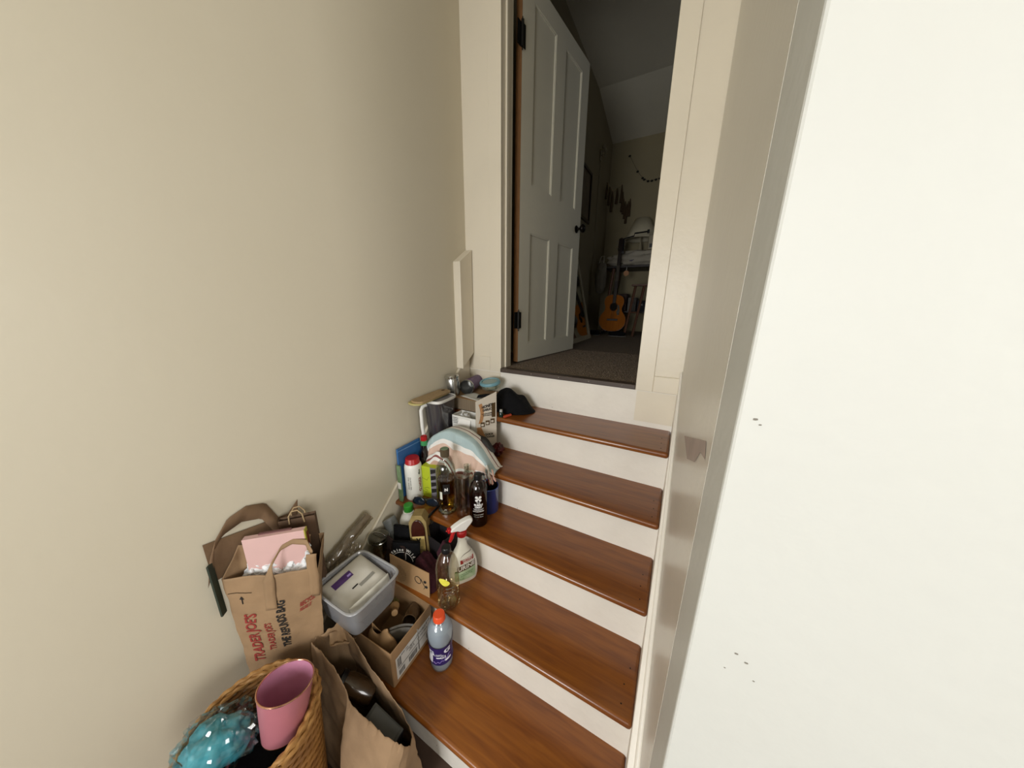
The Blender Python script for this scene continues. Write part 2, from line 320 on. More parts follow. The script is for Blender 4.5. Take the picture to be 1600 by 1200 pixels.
# door wall with its opening, casing and threshold
wd = struct('wall_door')
for a in [(-1.19, -.953, 1.0, 3.5), (-.172, .16, 1.0, 3.5), (-.945, -.18, 3.24, 3.5)]:
    wallbox('wall_panel', a[0], a[1], 1.2295, 1.345, a[2], a[3], TRIM, wd)
def trim(name, x0, x1, y0, y1, z0, z1, mat=TRIM, bevel=.002): return wallbox(name, x0, x1, y0, y1, z0, z1, mat, None, bevel)
trim('trim_6', -1.0225, -.945, 1.2225, 1.3448, 1.1575, 3.32)      # left casing and jamb
trim('trim_7', -.946, -.936, 1.268, 1.29, 1.176, 3.23)             # stop bead
trim('trim_8', -.18, -.1045, 1.2215, 1.3448, 1.1575, 3.32)          # right casing
trim('trim_9', -1.03, -.10, 1.222, 1.3448, 3.24, 3.33)               # head casing
trim('trim_10', -.1045, .0098, 1.2195, 1.232, 1.1575, 1.236, bevel=.004)      # plinth block right
trim('trim_11', -1.10, -1.0235, 1.2235, 1.232, 1.1575, 1.245, bevel=.001)      # small plate left
trim('trim_12', -1.19, .0098, 1.2235, 1.24, 1.1545, 1.1583, RISER, bevel=0)
th = trim('trim_13', -.9445, -.1805, 1.212, 1.262, 1.160, 1.184, M('brown_metal_strip', '#4b3f37', .45, var=.05), bevel=.003)
for k in range(5):
    a = G().lathe([(.0028, 0), (.002, .0012)], 10).build('screw', CHROME, th); a.rotation_euler = (R(90), 0, 0); a.location = (-.34+.165*k, -.0252, .001)
# bedroom beyond
def carpetm():
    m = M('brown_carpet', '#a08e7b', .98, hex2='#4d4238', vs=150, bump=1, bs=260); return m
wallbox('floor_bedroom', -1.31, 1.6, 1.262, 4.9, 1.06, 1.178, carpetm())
g = G()
def cf(u, v):
    x = -.94+.76*u; y = 1.262+1.0*v; return (x, y, 1.1795+.005*noise.noise(V((x*140, y*140, 0)))+.0015*noise.noise(V((x*500, y*500, 3))))
g.grid(cf, 230, 260); o = g.build('carpet_pile', carpetm(), smooth=False); tag(o, 'speckled brown carpet pile just inside the open doorway', 'carpet'); o['kind'] = 'stuff'
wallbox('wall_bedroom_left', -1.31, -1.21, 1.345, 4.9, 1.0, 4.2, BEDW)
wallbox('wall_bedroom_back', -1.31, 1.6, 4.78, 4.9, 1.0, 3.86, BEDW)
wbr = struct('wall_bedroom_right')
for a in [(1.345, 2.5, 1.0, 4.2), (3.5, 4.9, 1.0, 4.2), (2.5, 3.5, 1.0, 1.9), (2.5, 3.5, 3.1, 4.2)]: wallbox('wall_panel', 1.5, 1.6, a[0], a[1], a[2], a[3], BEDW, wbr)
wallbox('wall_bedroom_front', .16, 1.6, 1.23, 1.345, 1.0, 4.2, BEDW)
g = G(); g.add([(-1.31, 1.23, 4.03), (1.6, 1.23, 4.03), (1.6, 3.9, 4.03), (-1.31, 3.9, 4.03), (-1.31, 4.9, 3.80), (1.6, 4.9, 3.80)], [(0, 1, 2, 3), (3, 2, 5, 4)])
S(g.build('ceiling_bedroom', CEIL, smooth=False, solid=.06))
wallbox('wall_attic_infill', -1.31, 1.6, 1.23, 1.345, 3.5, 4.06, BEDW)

# the open door: four sunk panels, two iron hinges, dark knob
dr = struct('door_1'); dr.location = (-.935, 1.42, 0); dang = atan2(.813, .115)
dr.rotation_euler = (0, 0, dang)          # local +x along the leaf, local -y faces the stairs
W_, Z0, Z1, TH = .82, 1.192, 3.195, .036
SX = [0, .115, .352, .473, .708, W_]; ZZ = [Z0, 1.305, 1.985, 2.25, 3.095, Z1]
def leafpiece(nm, x0, x1, z0, z1): 
    return G().box(((x0+x1)/2, TH/2, (z0+z1)/2), (x1-x0, TH, z1-z0)).build(nm, DOORP, dr, smooth=False)
leafpiece('stile', SX[0], SX[1], Z0, Z1); leafpiece('stile', SX[4], SX[5], Z0, Z1)
for z0, z1 in ((ZZ[0], ZZ[1]), (ZZ[2], ZZ[3]), (ZZ[4], ZZ[5])): leafpiece('rail', SX[1], SX[4], z0, z1)
for z0, z1 in ((ZZ[1], ZZ[2]), (ZZ[3], ZZ[4])):
    leafpiece('mullion', SX[2], SX[3], z0, z1)
    for x0, x1 in ((SX[1], SX[2]), (SX[3], SX[4])):
        pn = G().box(((x0+x1)/2, TH/2, (z0+z1)/2), (x1-x0, .016, z1-z0)).build('panel', DOORP, dr, smooth=False)
        g = G()
        for a in ((x0, x0+.007, z0, z1), (x1-.007, x1, z0, z1), (x0, x1, z0, z0+.007), (x0, x1, z1-.007, z1)):
            g.box(((a[0]+a[1])/2, .006, (a[2]+a[3])/2), (a[1]-a[0], .006, a[3]-a[2]))
        g.build('panel_bead', DOORP, pn, smooth=False)
G().box((-.001, TH/2, (Z0+Z1)/2), (.002, TH, Z1-Z0)).build('bare_edge', RAW, dr, smooth=False, label='unpainted brown hinge edge of the door')
def knob(s):
    T = tr(.752, 0 if s < 0 else TH, 2.125) @ rm('X', 90 if s < 0 else -90)
    g = G().lathe([(.027, 0), (.027, .004), (.020, .008), (.010, .011), (.009, .03), (.02, .036), (.029, .045), (.031, .055), (.027, .065), (.014, .072), (.002, .074)], 28, T)
    g.build('knob', M('dark_bronze', '#1c1712', .35, metal=.7), dr)
knob(-1); knob(1)
for zc in (1.46, 2.90):
    g = G(); g.tube([(-.006, -.006, zc-.055), (-.006, -.006, zc+.055)], .0075, 12); g.box((.012, -.0015, zc), (.03, .004, .10)); g.box((-.02, .004, zc), (.03, .004, .10)); g.lathe([(.004, 0), (.002, .012)], 8, tr(-.006, -.006, zc+.055)); g.lathe([(.004, 0), (.002, .012)], 8, tr(-.006, -.006, zc-.067))
    g.build('hinge', IRON, dr, smooth=False, label='black iron butt hinge')

# ------------------------------------------------------------------ bottles on the treads
# sports drink bottle
x, y = -.677, .324
t = thing('sports_drink_bottle', 'clear sports drink bottle with an orange cap and purple label beside the cardboard box', 'bottle', (x, y, TR[1]), facing(x, y, 2))
t.scale = (1.1, 1.1, .96)
prof = [(.026, 0), (.036, .004), (.0405, .014), (.0405, .05), (.0375, .075), (.037, .085), (.0405, .12), (.0435, .15), (.0445, .172), (.0425, .19), (.036, .207), (.026, .221), (.0175, .229), (.0165, .236)]
G().lathe(prof, 40).build('bottle_shell', clear('clear_bottle_plastic', '#f4f7fa', .08), t)
G().lathe([(r*.93, z+.002) for r, z in prof[:12]], 32).build('drink', clear('pale_drink', '#dfe6ec', .03, milk=.55, milkc='#ccd4da'), t)
g = G().lathe([(.0205, .228), (.0205, .232), (.0195, .234), (.0195, .25), (.0175, .2525), (.0, .2528)], 40, flute=.02, nf=20, cap=False); g.build('cap', M('orange_plastic', '#e0522a', .35, var=.02), t)
lb = [(.0409, .048), (.038, .075), (.0375, .085), (.041, .12), (.0428, .138)]
G().lathe(lb, 40, cap=False).build('label_sleeve', M('dark_purple_print', '#2d2060', .35, var=.2, vs=40), t)
WP = M('white_print', '#dcdce4', .4, var=.02)
def onlb(z):
    for (r0, z0), (r1, z1) in zip(lb, lb[1:]):
        if z0 <= z <= z1: return r0+(r1-r0)*(z-z0)/(z1-z0)
    return lb[-1][0]
def wl(x_, y_, k=.0006): a = x_/.041; r = onlb(y_)+k; return V((r*sin(a), -r*cos(a), y_))
text('letter_mark', 'G', .034, WP, t, fmap=lambda a, b: wl(a+.019, b+.113), bold=.0016)
text('letter_mark', 'G', .034, WP, t, fmap=lambda a, b: wl(a-.040, b+.105), bold=.0016)
text('lettering', 'G2', .017, WP, t, fmap=lambda a, b: wl(a+.004, b+.083), bold=.0004)
text('lettering', 'THIRST\nQUENCHER', .0065, WP, t, fmap=lambda a, b: wl(a-.012, b+.098), bold=.0002)
g = G()
for (a0, a1, z0, z1) in ((-.022, -.006, .080, .085), (.010, .034, .062, .070), (-.060, -.036, .056, .092)): g.grid(lambda u, v: wl(a0+(a1-a0)*u, z0+(z1-z0)*v), 8, 3)
g.build('label_panel', WP, t)
g = G(); g.tube([wl(-.034+.0025*i, .060+.003*sin(i*1.1)+.00012*i*i*.3, .0008) for i in range(28)], .0007, 5); g.build('squiggle', M('lilac_print', '#a58ed0', .5), t)

# sparkling water bottle
x, y = -.702, .408
t = thing('sparkling_water_bottle', 'clear water bottle with a black cap and yellow lemon print near the second tread edge', 'bottle', (x, y, TR[2]), facing(x, y, 8))
t.scale = (1.07, 1.07, 1)
prof = [(.024, .002), (.034, 0), (.0405, .006), (.042, .02), (.0405, .035), (.042, .05), (.042, .15), (.0425, .165), (.040, .19), (.034, .213), (.024, .232), (.0145, .244), (.0135, .256)]
G().lathe(prof, 40).build('bottle_shell', clear('faint_tan_plastic', '#f6f2e8', .08), t)
G().lathe([(r*.95, z+.001) for r, z in prof[:6]]+[(.039, .055), (.0385, .0551)], 36).build('water', clear('water', '#f2eee0', .05, .02), t)
G().lathe([(.0165, .247), (.0165, .266), (.0145, .2685), (0, .2688)], 32, cap=False, flute=.02, nf=18).build('cap', BLACK, t)
g = patch(.0427, -48, -8, .128, .162, 12); g2 = G()
def lem(u, v):
    a = 2*pi*u; rr = v; px = -.020+rr*.0175*cos(a)*(1+.15*cos(2*a)); pz = .146+rr*.016*sin(a)-rr*.006*cos(a); b = px/.0427; return (.0428*sin(b), -.0428*cos(b), pz)
g2.grid(lem, 24, 4, cu=True).build('lemon_print', M('lemon_yellow', '#d9cf2c', .5, hex2='#e6e06a', vs=90), t)
GP = M('grey_print', '#77756c', .5)
text('lettering', 'lemon', .012, GP, t, T=tr(0, 0, .115), wrap=.0428); text('lettering', 'SPARKLING\nWATER\n33.8 FL OZ', .0075, GP, t, T=tr(0, 0, .09), wrap=.0428)

# trigger spray bottle
x, y = -.722, .528
t = thing('spray_bottle', 'white spray bottle with a red trigger and green-bottomed label', 'bottle', (x, y, TR[2]), facing(x, y, 16))
def sbody(u, v):
    z = .205*v; a = 2*pi*u
    w_ = [.058, .062, .063, .062, .060, .056, .048, .036, .025, .019, .0175]; k = v*10; i = min(9, int(k)); q = k-i; w = w_[i]*(1-q)+w_[i+1]*q
    d_ = [.030, .034, .035, .035, .034, .033, .031, .027, .021, .0175, .017]; d = d_[i]*(1-q)+d_[i+1]*q
    off = .0 if v < .55 else .016*((v-.55)/.45)**1.5*0
    c_, s_ = cos(a), sin(a); e = .72
    return (w*math.copysign(abs(c_)**e, c_)+off, d*math.copysign(abs(s_)**e, s_), z)
g = G().grid(sbody, 48, 30, cu=True); g.lathe([(.056, .0), (0, .0)], 32, sy=.5, cap=False); 
g.lathe([(.0175, .204), (.0178, .208), (.0172, .212), (.0178, .216), (.0172, .220), (.017, .226)], 32, cap=False); g.build('bottle_body', M('pearl_plastic', '#e3e3dc', .3, var=.03), t)
G().lathe([(.0205, .222), (.021, .226), (.021, .242), (.0185, .245), (0, .2452)], 36, cap=False, flute=.02, nf=20).build('collar', RED, t)
# spray head seen from its side: nozzle to the left
g = G(); hp = [(-.050, .258), (-.047, .268), (-.030, .279), (-.005, .290), (.022, .297), (.040, .298), (.047, .292), (.046, .281), (.036, .268), (.024, .257), (.016, .246), (-.010, .246), (-.020, .253), (-.038, .256)]
g.prism([(a, b) for a, b in hp], -.013, .013, rm('X', 90)); g.build('spray_head', WHITE, t, bevel=.006, segs=3)
g = G(); g.box((-.052, 0, .2625), (.016, .019, .018)); g.lathe([(.004, 0), (.004, .006)], 12, tr(-.060, 0, .263) @ rm('Y', -90)); g.build('nozzle', RED, t, bevel=.003)
g = G(); g.tube([(-.026, 0, .258), (-.036, 0, .247), (-.040, 0, .236), (-.044, 0, .222), (-.052, 0, .207)], [.009, .009, .0085, .008, .006], 12); g.build('trigger', RED, t)
def sf(a, b, k=.0008):      # onto the front face
    v = max(0, min(1, b/.205)); best = None
    for i in range(24, 49):
        p = sbody(i/48, v)
        if best is None or abs(p[0]-a) < abs(best[0]-a): q_ = i
        if best is None or abs(p[0]-a) < abs(best[0]-a): best = p
    i0 = max(24, q_-1); i1 = min(48, q_+1); pts = [sbody(i/48, v) for i in (i0, q_, i1)]
    yb = best[1]
    for A, B in zip(pts, pts[1:]):
        if min(A[0], B[0]) <= a <= max(A[0], B[0]) and abs(B[0]-A[0]) > 1e-6: yb = A[1]+(B[1]-A[1])*(a-A[0])/(B[0]-A[0])
    return V((a, yb-k, b))
SG = lambda f, nu=16, nv=8: G().grid(f, nu, nv)
SG(lambda u, v: sf(-.046+.092*u, .022+v*(.048+.012*u))).build('label_panel', M('label_green', '#8fae84', .5, hex2='#b9cbb0', vs=30), t)
SG(lambda u, v: sf(-.044+.090*u, .066+.010*u+v*.008)).build('label_panel', M('label_deep_green', '#3e6b3c', .5), t)
SG(lambda u, v: sf(-.020+.060*u, .104+.006*u+v*.018, .001)).build('label_panel', M('label_red', '#9c2f2a', .5), t)
def arch(u, v): a = pi*u; return sf(.012-.030*cos(a), .128+.004*(1-cos(a))+(.014+.004*v)*sin(a), .001)
SG(arch, 20, 2).build('label_arch', M('label_grey', '#8f8a84', .5), t)
text('lettering', "NATURE'S\nMIRACLE", .0098, INKW, t, fmap=lambda a, b: sf(a+.012, b+.116+.1*a, .0014), bold=.0003)
text('lettering', 'URINE', .027, INKW, t, fmap=lambda a, b: sf(a+.006, b+.086+.12*a, .0018), bold=.0006)
SG(lambda u, v: sf(-.034+.080*u, .072+.12*(.080*u-.040)+v*.027, .0013)).build('label_band', M('label_outline', '#5b4a36', .6), t)
text('lettering', 'STAIN & ODOR\nELIMINATOR', .009, M('label_deep_green'  , '#3e6b3c'), t, fmap=lambda a, b: sf(a+.004, b+.052+.12*a, .0014))
text('lettering', '32 FL OZ', .006, INK, t, fmap=lambda a, b: sf(a-.02, b+.03, .0014))

# dark bottle with white four-petal print
x, y = -.722, .652
t = thing('castile_bottle', 'dark brown soap bottle with black flip cap and white four-petal print', 'bottle', (x, y, TR[3]), facing(x, y, 0))
prof = [(.03, 0), (.038, .004), (.0395, .012), (.0395, .165), (.038, .182), (.032, .200), (.022, .214), (.0155, .222), (.0145, .230)]
G().lathe(prof, 40).build('bottle_shell', clear('smoky_brown_plastic', '#9a7262', .08), t)
G().lathe([(r*.95, z+.002) for r, z in prof[:3]]+[(.0375, .150), (.037, .1505)], 36).build('soap', M('brown_soap', '#3d160f', .15, var=.1, coat=.5), t)
g = G().lathe([(.0175, .226), (.0175, .248), (.016, .252), (0, .254)], 32, cap=False); g.box((.018, 0, .2475), (.018, .012, .007)); g.tube([(.026, 0, .248), (.028, 0, .240)], .004, 8); g.build('cap', BLACK, t, bevel=.0015)
Rb = .0401
for a in (45, 135, 225, 315):
    g = G(); g.grid(lambda u, v: (lambda px, pz: (Rb*sin(px/Rb), -Rb*cos(px/Rb), pz))(.0108*cos(R(a))+v*.0064*cos(2*pi*u), .150+.0108*sin(R(a))+v*.0064*sin(2*pi*u)), 16, 3, cu=True); g.build('petal_print', INKW, t)
g = G()
for a in (45, 135): g.grid(lambda u, v: (lambda px, pz: (Rb*sin(px/Rb), -Rb*cos(px/Rb), pz))((u-.5)*.016*cos(R(a))-(v-.5)*.004*sin(R(a)), .150+(u-.5)*.016*sin(R(a))+(v-.5)*.004*cos(R(a))), 4, 1)
g.build('petal_cross', INKW, t)
for s_, sz, zz, bd in (('THE', .008, .130, .0003), ('BUBBLE\nCREST', .0115, .114, .0007), ('CASTILE LIQUID SOAP\nLAVENDER & MINT', .0048, .096, .0001), ('CONCENTRATED', .0065, .086, .0004), ('makes 64 washes', .0065, .070, .0002), ('32 FL OZ  946 mL', .0058, .059, .0001)):
    text('lettering', s_, sz, INKW, t, T=tr(0, 0, zz), wrap=Rb, bold=bd)

# blue can
x, y = -.735, .755
t = thing('blue_can', 'open cobalt blue can with a dark inside and small orange label', 'can', (x, y, TR[3]), facing(x, y, -10))
g = G().lathe([(0, .001), (.046, .0), (.048, .003), (.048, .128), (.0492, .1305), (.0475, .132), (.0455, .129), (.0455, .02), (0, .02)], 44, cap=False); g.build('can_body', M('blue_enamel', '#27418f', .35, var=.1, coat=.4), t)
G().lathe([(.0454, .1285), (.0454, .0212), (0, .0212)], 40, cap=False).build('can_lining', M('burnt_lining', '#1d1613', .7), t)
G().lathe([(.0484, .1285), (.0498, .131), (.0484, .1328), (.0458, .131)], 40, cap=False).build('can_rim', M('blue_rim', '#4a66b5', .3, metal=.4), t)
patch(.0484, -62, -24, .082, .112).build('label_patch', M('orange_paper', '#d59a2b', .6, hex2='#b86d1f', vs=50), t)
text('lettering', 'LIVE\nSCENT', .008, M('navy_ink', '#1b2760'), t, T=rm('Z', -43) @ tr(0, 0, .097), wrap=.0487)

# fluted spirit bottle with dark stopper
x, y = -.903, .648
t = thing('fluted_spirit_bottle', 'fluted clear glass bottle with a ribbed stopper and amber spirit inside', 'bottle', (x, y, TR[3]), facing(x, y, 5))
prof = [(.036, 0), (.043, .003), (.045, .012), (.0375, .03), (.0385, .05), (.0405, .11), (.044, .165), (.0465, .205), (.044, .235), (.033, .258), (.021, .272), (.0155, .285), (.0155, .297)]
g = G(); n = 48
vs = []; 
for r, z in prof:
    fl = .045 if z < .17 else max(0, .045*(1-(z-.17)/.08))
    for i in range(n): a = 2*pi*i/n; rr = r*(1+fl*abs(cos(4*a))-fl*.5); vs.append((rr*cos(a), rr*sin(a), z))
fs = [(j*n+i, j*n+(i+1) % n, (j+1)*n+(i+1) % n, (j+1)*n+i) for j in range(len(prof)-1) for i in range(n)]+[tuple(range(n-1, -1, -1))]
g.add(vs, fs); g.build('bottle_glass', GLASS, t, ang=25)
G().lathe([(.030, .020), (.032, .03), (.034, .05), (.036, .11), (.0395, .165), (.040, .178), (.0, .178)], 40, cap=False, flute=.03, nf=8).build('spirit', clear('amber_spirit', '#c39a45', .10, .05), t)
G().lathe([(.0, .004), (.040, .004), (.0415, .012), (.031, .019), (0, .019)], 40, cap=False, flute=.05, nf=8).build('glass_base', clear('thick_glass', '#f2edc4', .45, .04), t)
G().lathe([(.0155, .288), (.0195, .29), (.0205, .318), (.0205, .326), (.018, .328), (0, .328)], 44, cap=False, flute=.035, nf=22).build('stopper', M('olive_stopper', '#574a36', .45), t)
G().lathe([(.0175, .3282), (.0170, .3296), (0, .3297)], 32, cap=False).build('stopper_top', M('green_stopper_top', '#7c8f72', .5), t)
patch(.0452, -26, 14, .118, .168).build('bottle_label', M('black_label', '#141210', .5), t)
text('lettering', 'N', .020, INKW, t, T=tr(-.006, -.0005, .141), wrap=.0455, bold=.0012)
patch(.0430, -52, -34, .086, .126).build('tax_strip', M('paper_strip', '#dbdccb', .6), t)
# square clear bottle behind it
x, y = -.838, .722
t = thing('clear_flask_bottle', 'empty clear bottle with rounded shoulders between fluted bottle and ribbed vase', 'bottle', (x, y, TR[3]), R(20))
g = G(); vs = []; fs = []; n = 32; pr = [(.028, 0), (.0315, .004), (.0315, .14), (.030, .155), (.024, .172), (.014, .186), (.0115, .195), (.0115, .218), (.0135, .220), (.0135, .226)]
for r, z in pr:
    e = .45 if z < .16 else .45+.55*min(1, (z-.16)/.03)
    for i in range(n): a = 2*pi*i/n; c_, s_ = cos(a), sin(a); vs.append((r*math.copysign(abs(c_)**e, c_), r*math.copysign(abs(s_)**e, s_), z))
fs = [(j*n+i, j*n+(i+1) % n, (j+1)*n+(i+1) % n, (j+1)*n+i) for j in range(len(pr)-1) for i in range(n)]+[tuple(range(n-1, -1, -1))]
g.add(vs, fs); g.build('bottle_glass', clear('greenish_glass', '#eef7f0', .12), t)
G().lathe([(0, .003), (.026, .003), (.027, .010), (0, .012)], 24, cap=False).build('glass_base', clear('thick_glass'), t)
# ribbed clear vase
x, y = -.812, .655
t = thing('ribbed_glass_vase', 'tall ribbed clear glass vase beside the dark brown soap bottle', 'vase', (x, y, TR[3]))
g = G(); g.lathe([(.026, 0), (.030, .004), (.0305, .02), (.031, .12), (.033, .20), (.0345, .214), (.033, .2145), (.0295, .20), (.028, .12), (.027, .02), (0, .012)], 72, cap=False, flute=.022, nf=24)
g.build('vase_body', clear('ribbed_glass', '#efe9e4', .13, .05), t, ang=60)

# white tub bottle with red lid
x, y = -1.122, .650
t = thing('white_powder_canister', 'white cylindrical bottle with a wide red lid by the left wall', 'canister', (x, y, TR[3]), facing(x, y, 0))
G().lathe([(.0, .0), (.038, .0), (.042, .004), (.0425, .012), (.0425, .175), (.041, .187), (.035, .195), (.033, .20)], 40, cap=False).build('canister_body', M('milk_plastic', '#e9e8e0', .4, var=.02), t)
G().lathe([(.0365, .196), (.0365, .200), (.034, .203), (.0335, .221), (.031, .224), (0, .2245)], 44, cap=False, flute=.012, nf=30).build('lid', RED, t)
mt = M('grey_print_dark', '#4c4b48', .7)
text('lettering', 'ORGANIC SPICE\nkeep cool and dry', .0095, mt, t, T=rm('Z', -30) @ tr(0, 0, .10) @ MX.Identity(4), fmap=lambda a, b: V((.0429*sin(-b/.0429), -.0429*cos(-b/.0429), a)), bold=.0002)
text('lettering', 'GINGER', .022, INKR, t, T=rm('Z', 44) @ tr(0, 0, .085), fmap=lambda a, b: V((.0429*sin(-b/.0429), -.0429*cos(-b/.0429), a)), bold=.001)
text('lettering', '40oz', .014, INK, t, T=rm('Z', 40) @ tr(0, 0, .155), fmap=lambda a, b: V((.0429*sin(-b/.0429), -.0429*cos(-b/.0429), a)), bold=.0006)
# dark sauce bottle
x, y = -1.122, .737
t = thing('dark_sauce_bottle', 'nearly black glass bottle with red top and green neck band', 'bottle', (x, y, TR[3]))
G().lathe([(0, 0), (.034, 0), (.036, .006), (.036, .15), (.034, .175), (.026, .205), (.016, .232), (.0135, .25), (.0135, .262)], 36, cap=False).build('bottle_glass', M('dark_sauce_glass', '#120a08', .08, var=.1, coat=.6), t)
G().lathe([(.0165, .255), (.0185, .257), (.0180, .282), (0, .2822)], 28, cap=False).build('neck_band', M('green_band', '#3f8f57', .4), t)
G().lathe([(.0165, .282), (.0172, .284), (.0165, .304), (.0135, .306), (.0125, .302), (0, .302)], 28, cap=False, flute=.03, nf=16).build('cap', RED, t)
# green capped bottle on the second tread
x, y = -1.070, .557
t = thing('green_capped_bottle', 'white bottle with a bright green screw cap behind the black pouch', 'bottle', (x, y, TR[2]), facing(x, y))
G().lathe([(0, 0), (.043, 0), (.046, .006), (.046, .12), (.044, .145), (.036, .165), (.026, .178), (.024, .184), (.0265, .186), (.0265, .190), (.022, .192)], 40, cap=False).build('bottle_body', M('milk_plastic', '#e9e8e0'), t)
G().lathe([(.0215, .190), (.0225, .192), (.0215, .222), (.0195, .224), (0, .2245)], 40, cap=False, flute=.02, nf=26).build('cap', M('green_plastic', '#35932f', .4, var=.04), t)

# ------------------------------------------------------------------ clutter on the third and fourth treads
# blue and green cartons leaning at the wall
t = thing('blue_carton', 'flat blue carton standing against the left wall behind the red-lidded canister', 'carton', (-1.170, .600, TR[3]), 0)
g = G(); g.add([(-.005, 0, 0), (.005, 0, 0), (.005, .165, 0), (-.005, .165, 0), (-.005, .0, .275), (.005, .0, .275), (.005, .150, .278), (-.005, .150, .278)], [(0, 1, 2, 3), (4, 5, 6, 7), (0, 1, 5, 4), (1, 2, 6, 5), (2, 3, 7, 6), (3, 0, 4, 7)])
g.build('carton_body', M('blue_card', '#2c5c92', .5, hex2='#3c6ea2', vs=8), t, smooth=False, bevel=.002)
G().box((.0055, .076, .262), (.0012, .148, .004)).build('carton_crease', M('pale_blue_card', '#6b95c2', .5), t, smooth=False)
t = thing('green_packet', 'narrow green and white packet squeezed beside the blue carton', 'packet', (-1.150, .5865, TR[3]))
G().box((0, 0, .10), (.024, .010, .20)).build('packet_body', M('green_card', '#58754a', .6, hex2='#7c9370', vs=25), t, bevel=.002)
G().box((0, -.0052, .09), (.022, .0012, .035)).build('packet_band', WHITE, t)
# yellow-green carton with striped grey side
t = thing('lime_carton', 'lime green carton with a black and grey striped side', 'carton', (-1.046, .700, TR[3]), R(10))
G().box((-.002, 0, .088), (.084, .044, .176)).build('carton_body', M('lime_card', '#b7c52a', .5, var=.04), t, smooth=False, bevel=.0015)
for pts in ([(-.02, .05), (.0, .06), (.012, .055)], [(-.03, .035), (-.01, .03), (.0, .042), (-.015, .045)], [(-.03, .11), (.0, .10), (.01, .12)]):
    G().tube([(a-.014, -.0225, b) for a, b in pts], .0008, 5).build('pen_line', M('olive_ink', '#5e6d16', .7), t)
g = G().box((.0240, -.0230, .088), (.032, .0015, .176)); g.build('side_print', M('grey_card', '#86828a', .6, var=.1), t, smooth=False)
g = G()
for k in range(4):
    g = G().add([(.010, -.0242, .165-.036*k), (.0395, -.0242, .172-.036*k), (.0395, -.0242, .152-.036*k), (.010, -.0242, .140-.036*k)], [(0, 1, 2, 3)])
    g.build('black_stripe', INK, t, smooth=False)
# glasses case / dark spectacles
t = thing('sunglasses', 'black folded sunglasses lying on the third tread by the lime carton', 'sunglasses', (-1.010, .618, TR[3]), R(20), rot=None)
LENS = M('dark_lens', '#1c2530', .08, coat=.5)
for sx_ in (-1, 1):
    g = G(); g.grid(lambda u, v: (sx_*.034+v*.027*cos(2*pi*u)*(1+.08*cos(4*pi*u)), -.004-.006*v*v*cos(2*pi*u)**2, .030+v*.021*sin(2*pi*u)), 24, 4, cu=True); g.build('lens', LENS, t, solid=.0015)
    g = G(); g.tube([(sx_*.034+.029*cos(2*pi*i/20)*(1+.08*cos(4*pi*i/20)), -.006*cos(2*pi*i/20)**2-.003, .030+.022*sin(2*pi*i/20)) for i in range(20)], .003, 8, closed=True); g.build('frame_rim', BLACK, t)
    g = G(); g.tube([(sx_*.064, .0, .038), (sx_*.066, .008, .038), (sx_*.05, .022, .030), (sx_*-.02, .026 if sx_ > 0 else .032, .016), (sx_*-.055, .026 if sx_ > 0 else .032, .004)], .0028, 6); g.build('temple_arm', BLACK, t)
G().tube([(-.007, -.002, .036), (0, -.001, .039), (.007, -.002, .036)], .0025, 6).build('bridge', BLACK, t)
# long dark brush / handle lying over the tread edge
t = thing('black_comb_brush', 'slim black handled brush lying on the third tread in front of the lime carton', 'brush', (-.948, .600, TR[3]+.006), R(99))
G().tube([(-.055, 0, .001), (-.02, 0, .002), (.03, 0, .001), (.06, 0, 0)], [.005, .0062, .005, .003], 10).build('handle', BLACK, t)
G().box((.085, 0, .0), (.06, .012, .008)).build('brush_head', BLACK, t, bevel=.003)

# charcoal quilted bag, towel draped over it
t = thing('charcoal_bag', 'charcoal soft bag slumped on the fourth tread beneath the striped towel', 'bag', (-.900, .828, TR[4]))
G().blob((0, 0, .076), (.145, .045, .066), 4, .12, 1.5, 40, flat=-.0755, pw=.6).build('bag_body', M('charcoal_fabric', '#33312f', .9, var=.15, bump=.3, bs=70), t)
TW = bands('striped_towel', [(0, '#e9e6df'), (.05, '#8a5a55'), (.065, '#e9e6df'), (.12, '#a9bcbd'), (.42, '#ebe8e2'), (.52, '#d6b8a6'), (.80, '#ebe8e2'), (.85, '#8c4f49'), (.90, '#ebe8e2'), (.95, '#c9a08e')], axis=1)
t = thing('striped_towel', 'blue, white and pink striped fringed towel draped over a dark bag', 'towel', (0, 0, 0))
def topz(x): q = min(1, abs((x+.932)/.222)); return TR[4]+.022+.158*(1-q**2.2)
def botz(x):
    K = [(-1.165, .665), (-1.12, .672), (-1.05, .735), (-1.0, .765), (-.955, .715), (-.925, .690), (-.90, .712), (-.86, .705), (-.81, .728), (-.78, .765), (-.75, .775), (-.70, .790)]
    for (a, b), (c_, d_) in zip(K, K[1:]):
        if a <= x <= c_: q = (x-a)/(c_-a); q = q*q*(3-2*q); return b+(d_-b)*q
    return K[0][1] if x < K[0][0] else K[-1][1]
def tow(u, v):
    x = -1.112+.412*u; tz = topz(x); bz = botz(x)
    fold = .013*sin(u*19+v*2)*v+.008*sin(u*37+1)*v*v
    if v < .3:
        q = v/.3; a = pi/2*q; yb = .775+.065*min(1, max(0, (x+1.06)/.06)); y = yb-(yb-.760)*sin(a); z = tz-.018*(1-cos(a))*1.2-.014*(1-q)**2
    else:
        q = (v-.3)/.7; y = .760-.012*q; z = tz-.0216+(bz-(tz-.0216))*q
    z += .003*noise.noise(V((x*30, v*6, 0)))
    y += fold*.8+.004*noise.noise(V((x*18, v*5, 4)))-.014*max(0, 1-abs(u-.50)/.06)*v
    if x < -1.07: y -= .02*v
    x += .012*sin(v*7+u*5)*v
    return (x, y-.012, z)
G().grid(tow, 110, 60).build('towel_cloth', TW, t, ang=180, solid=.004)
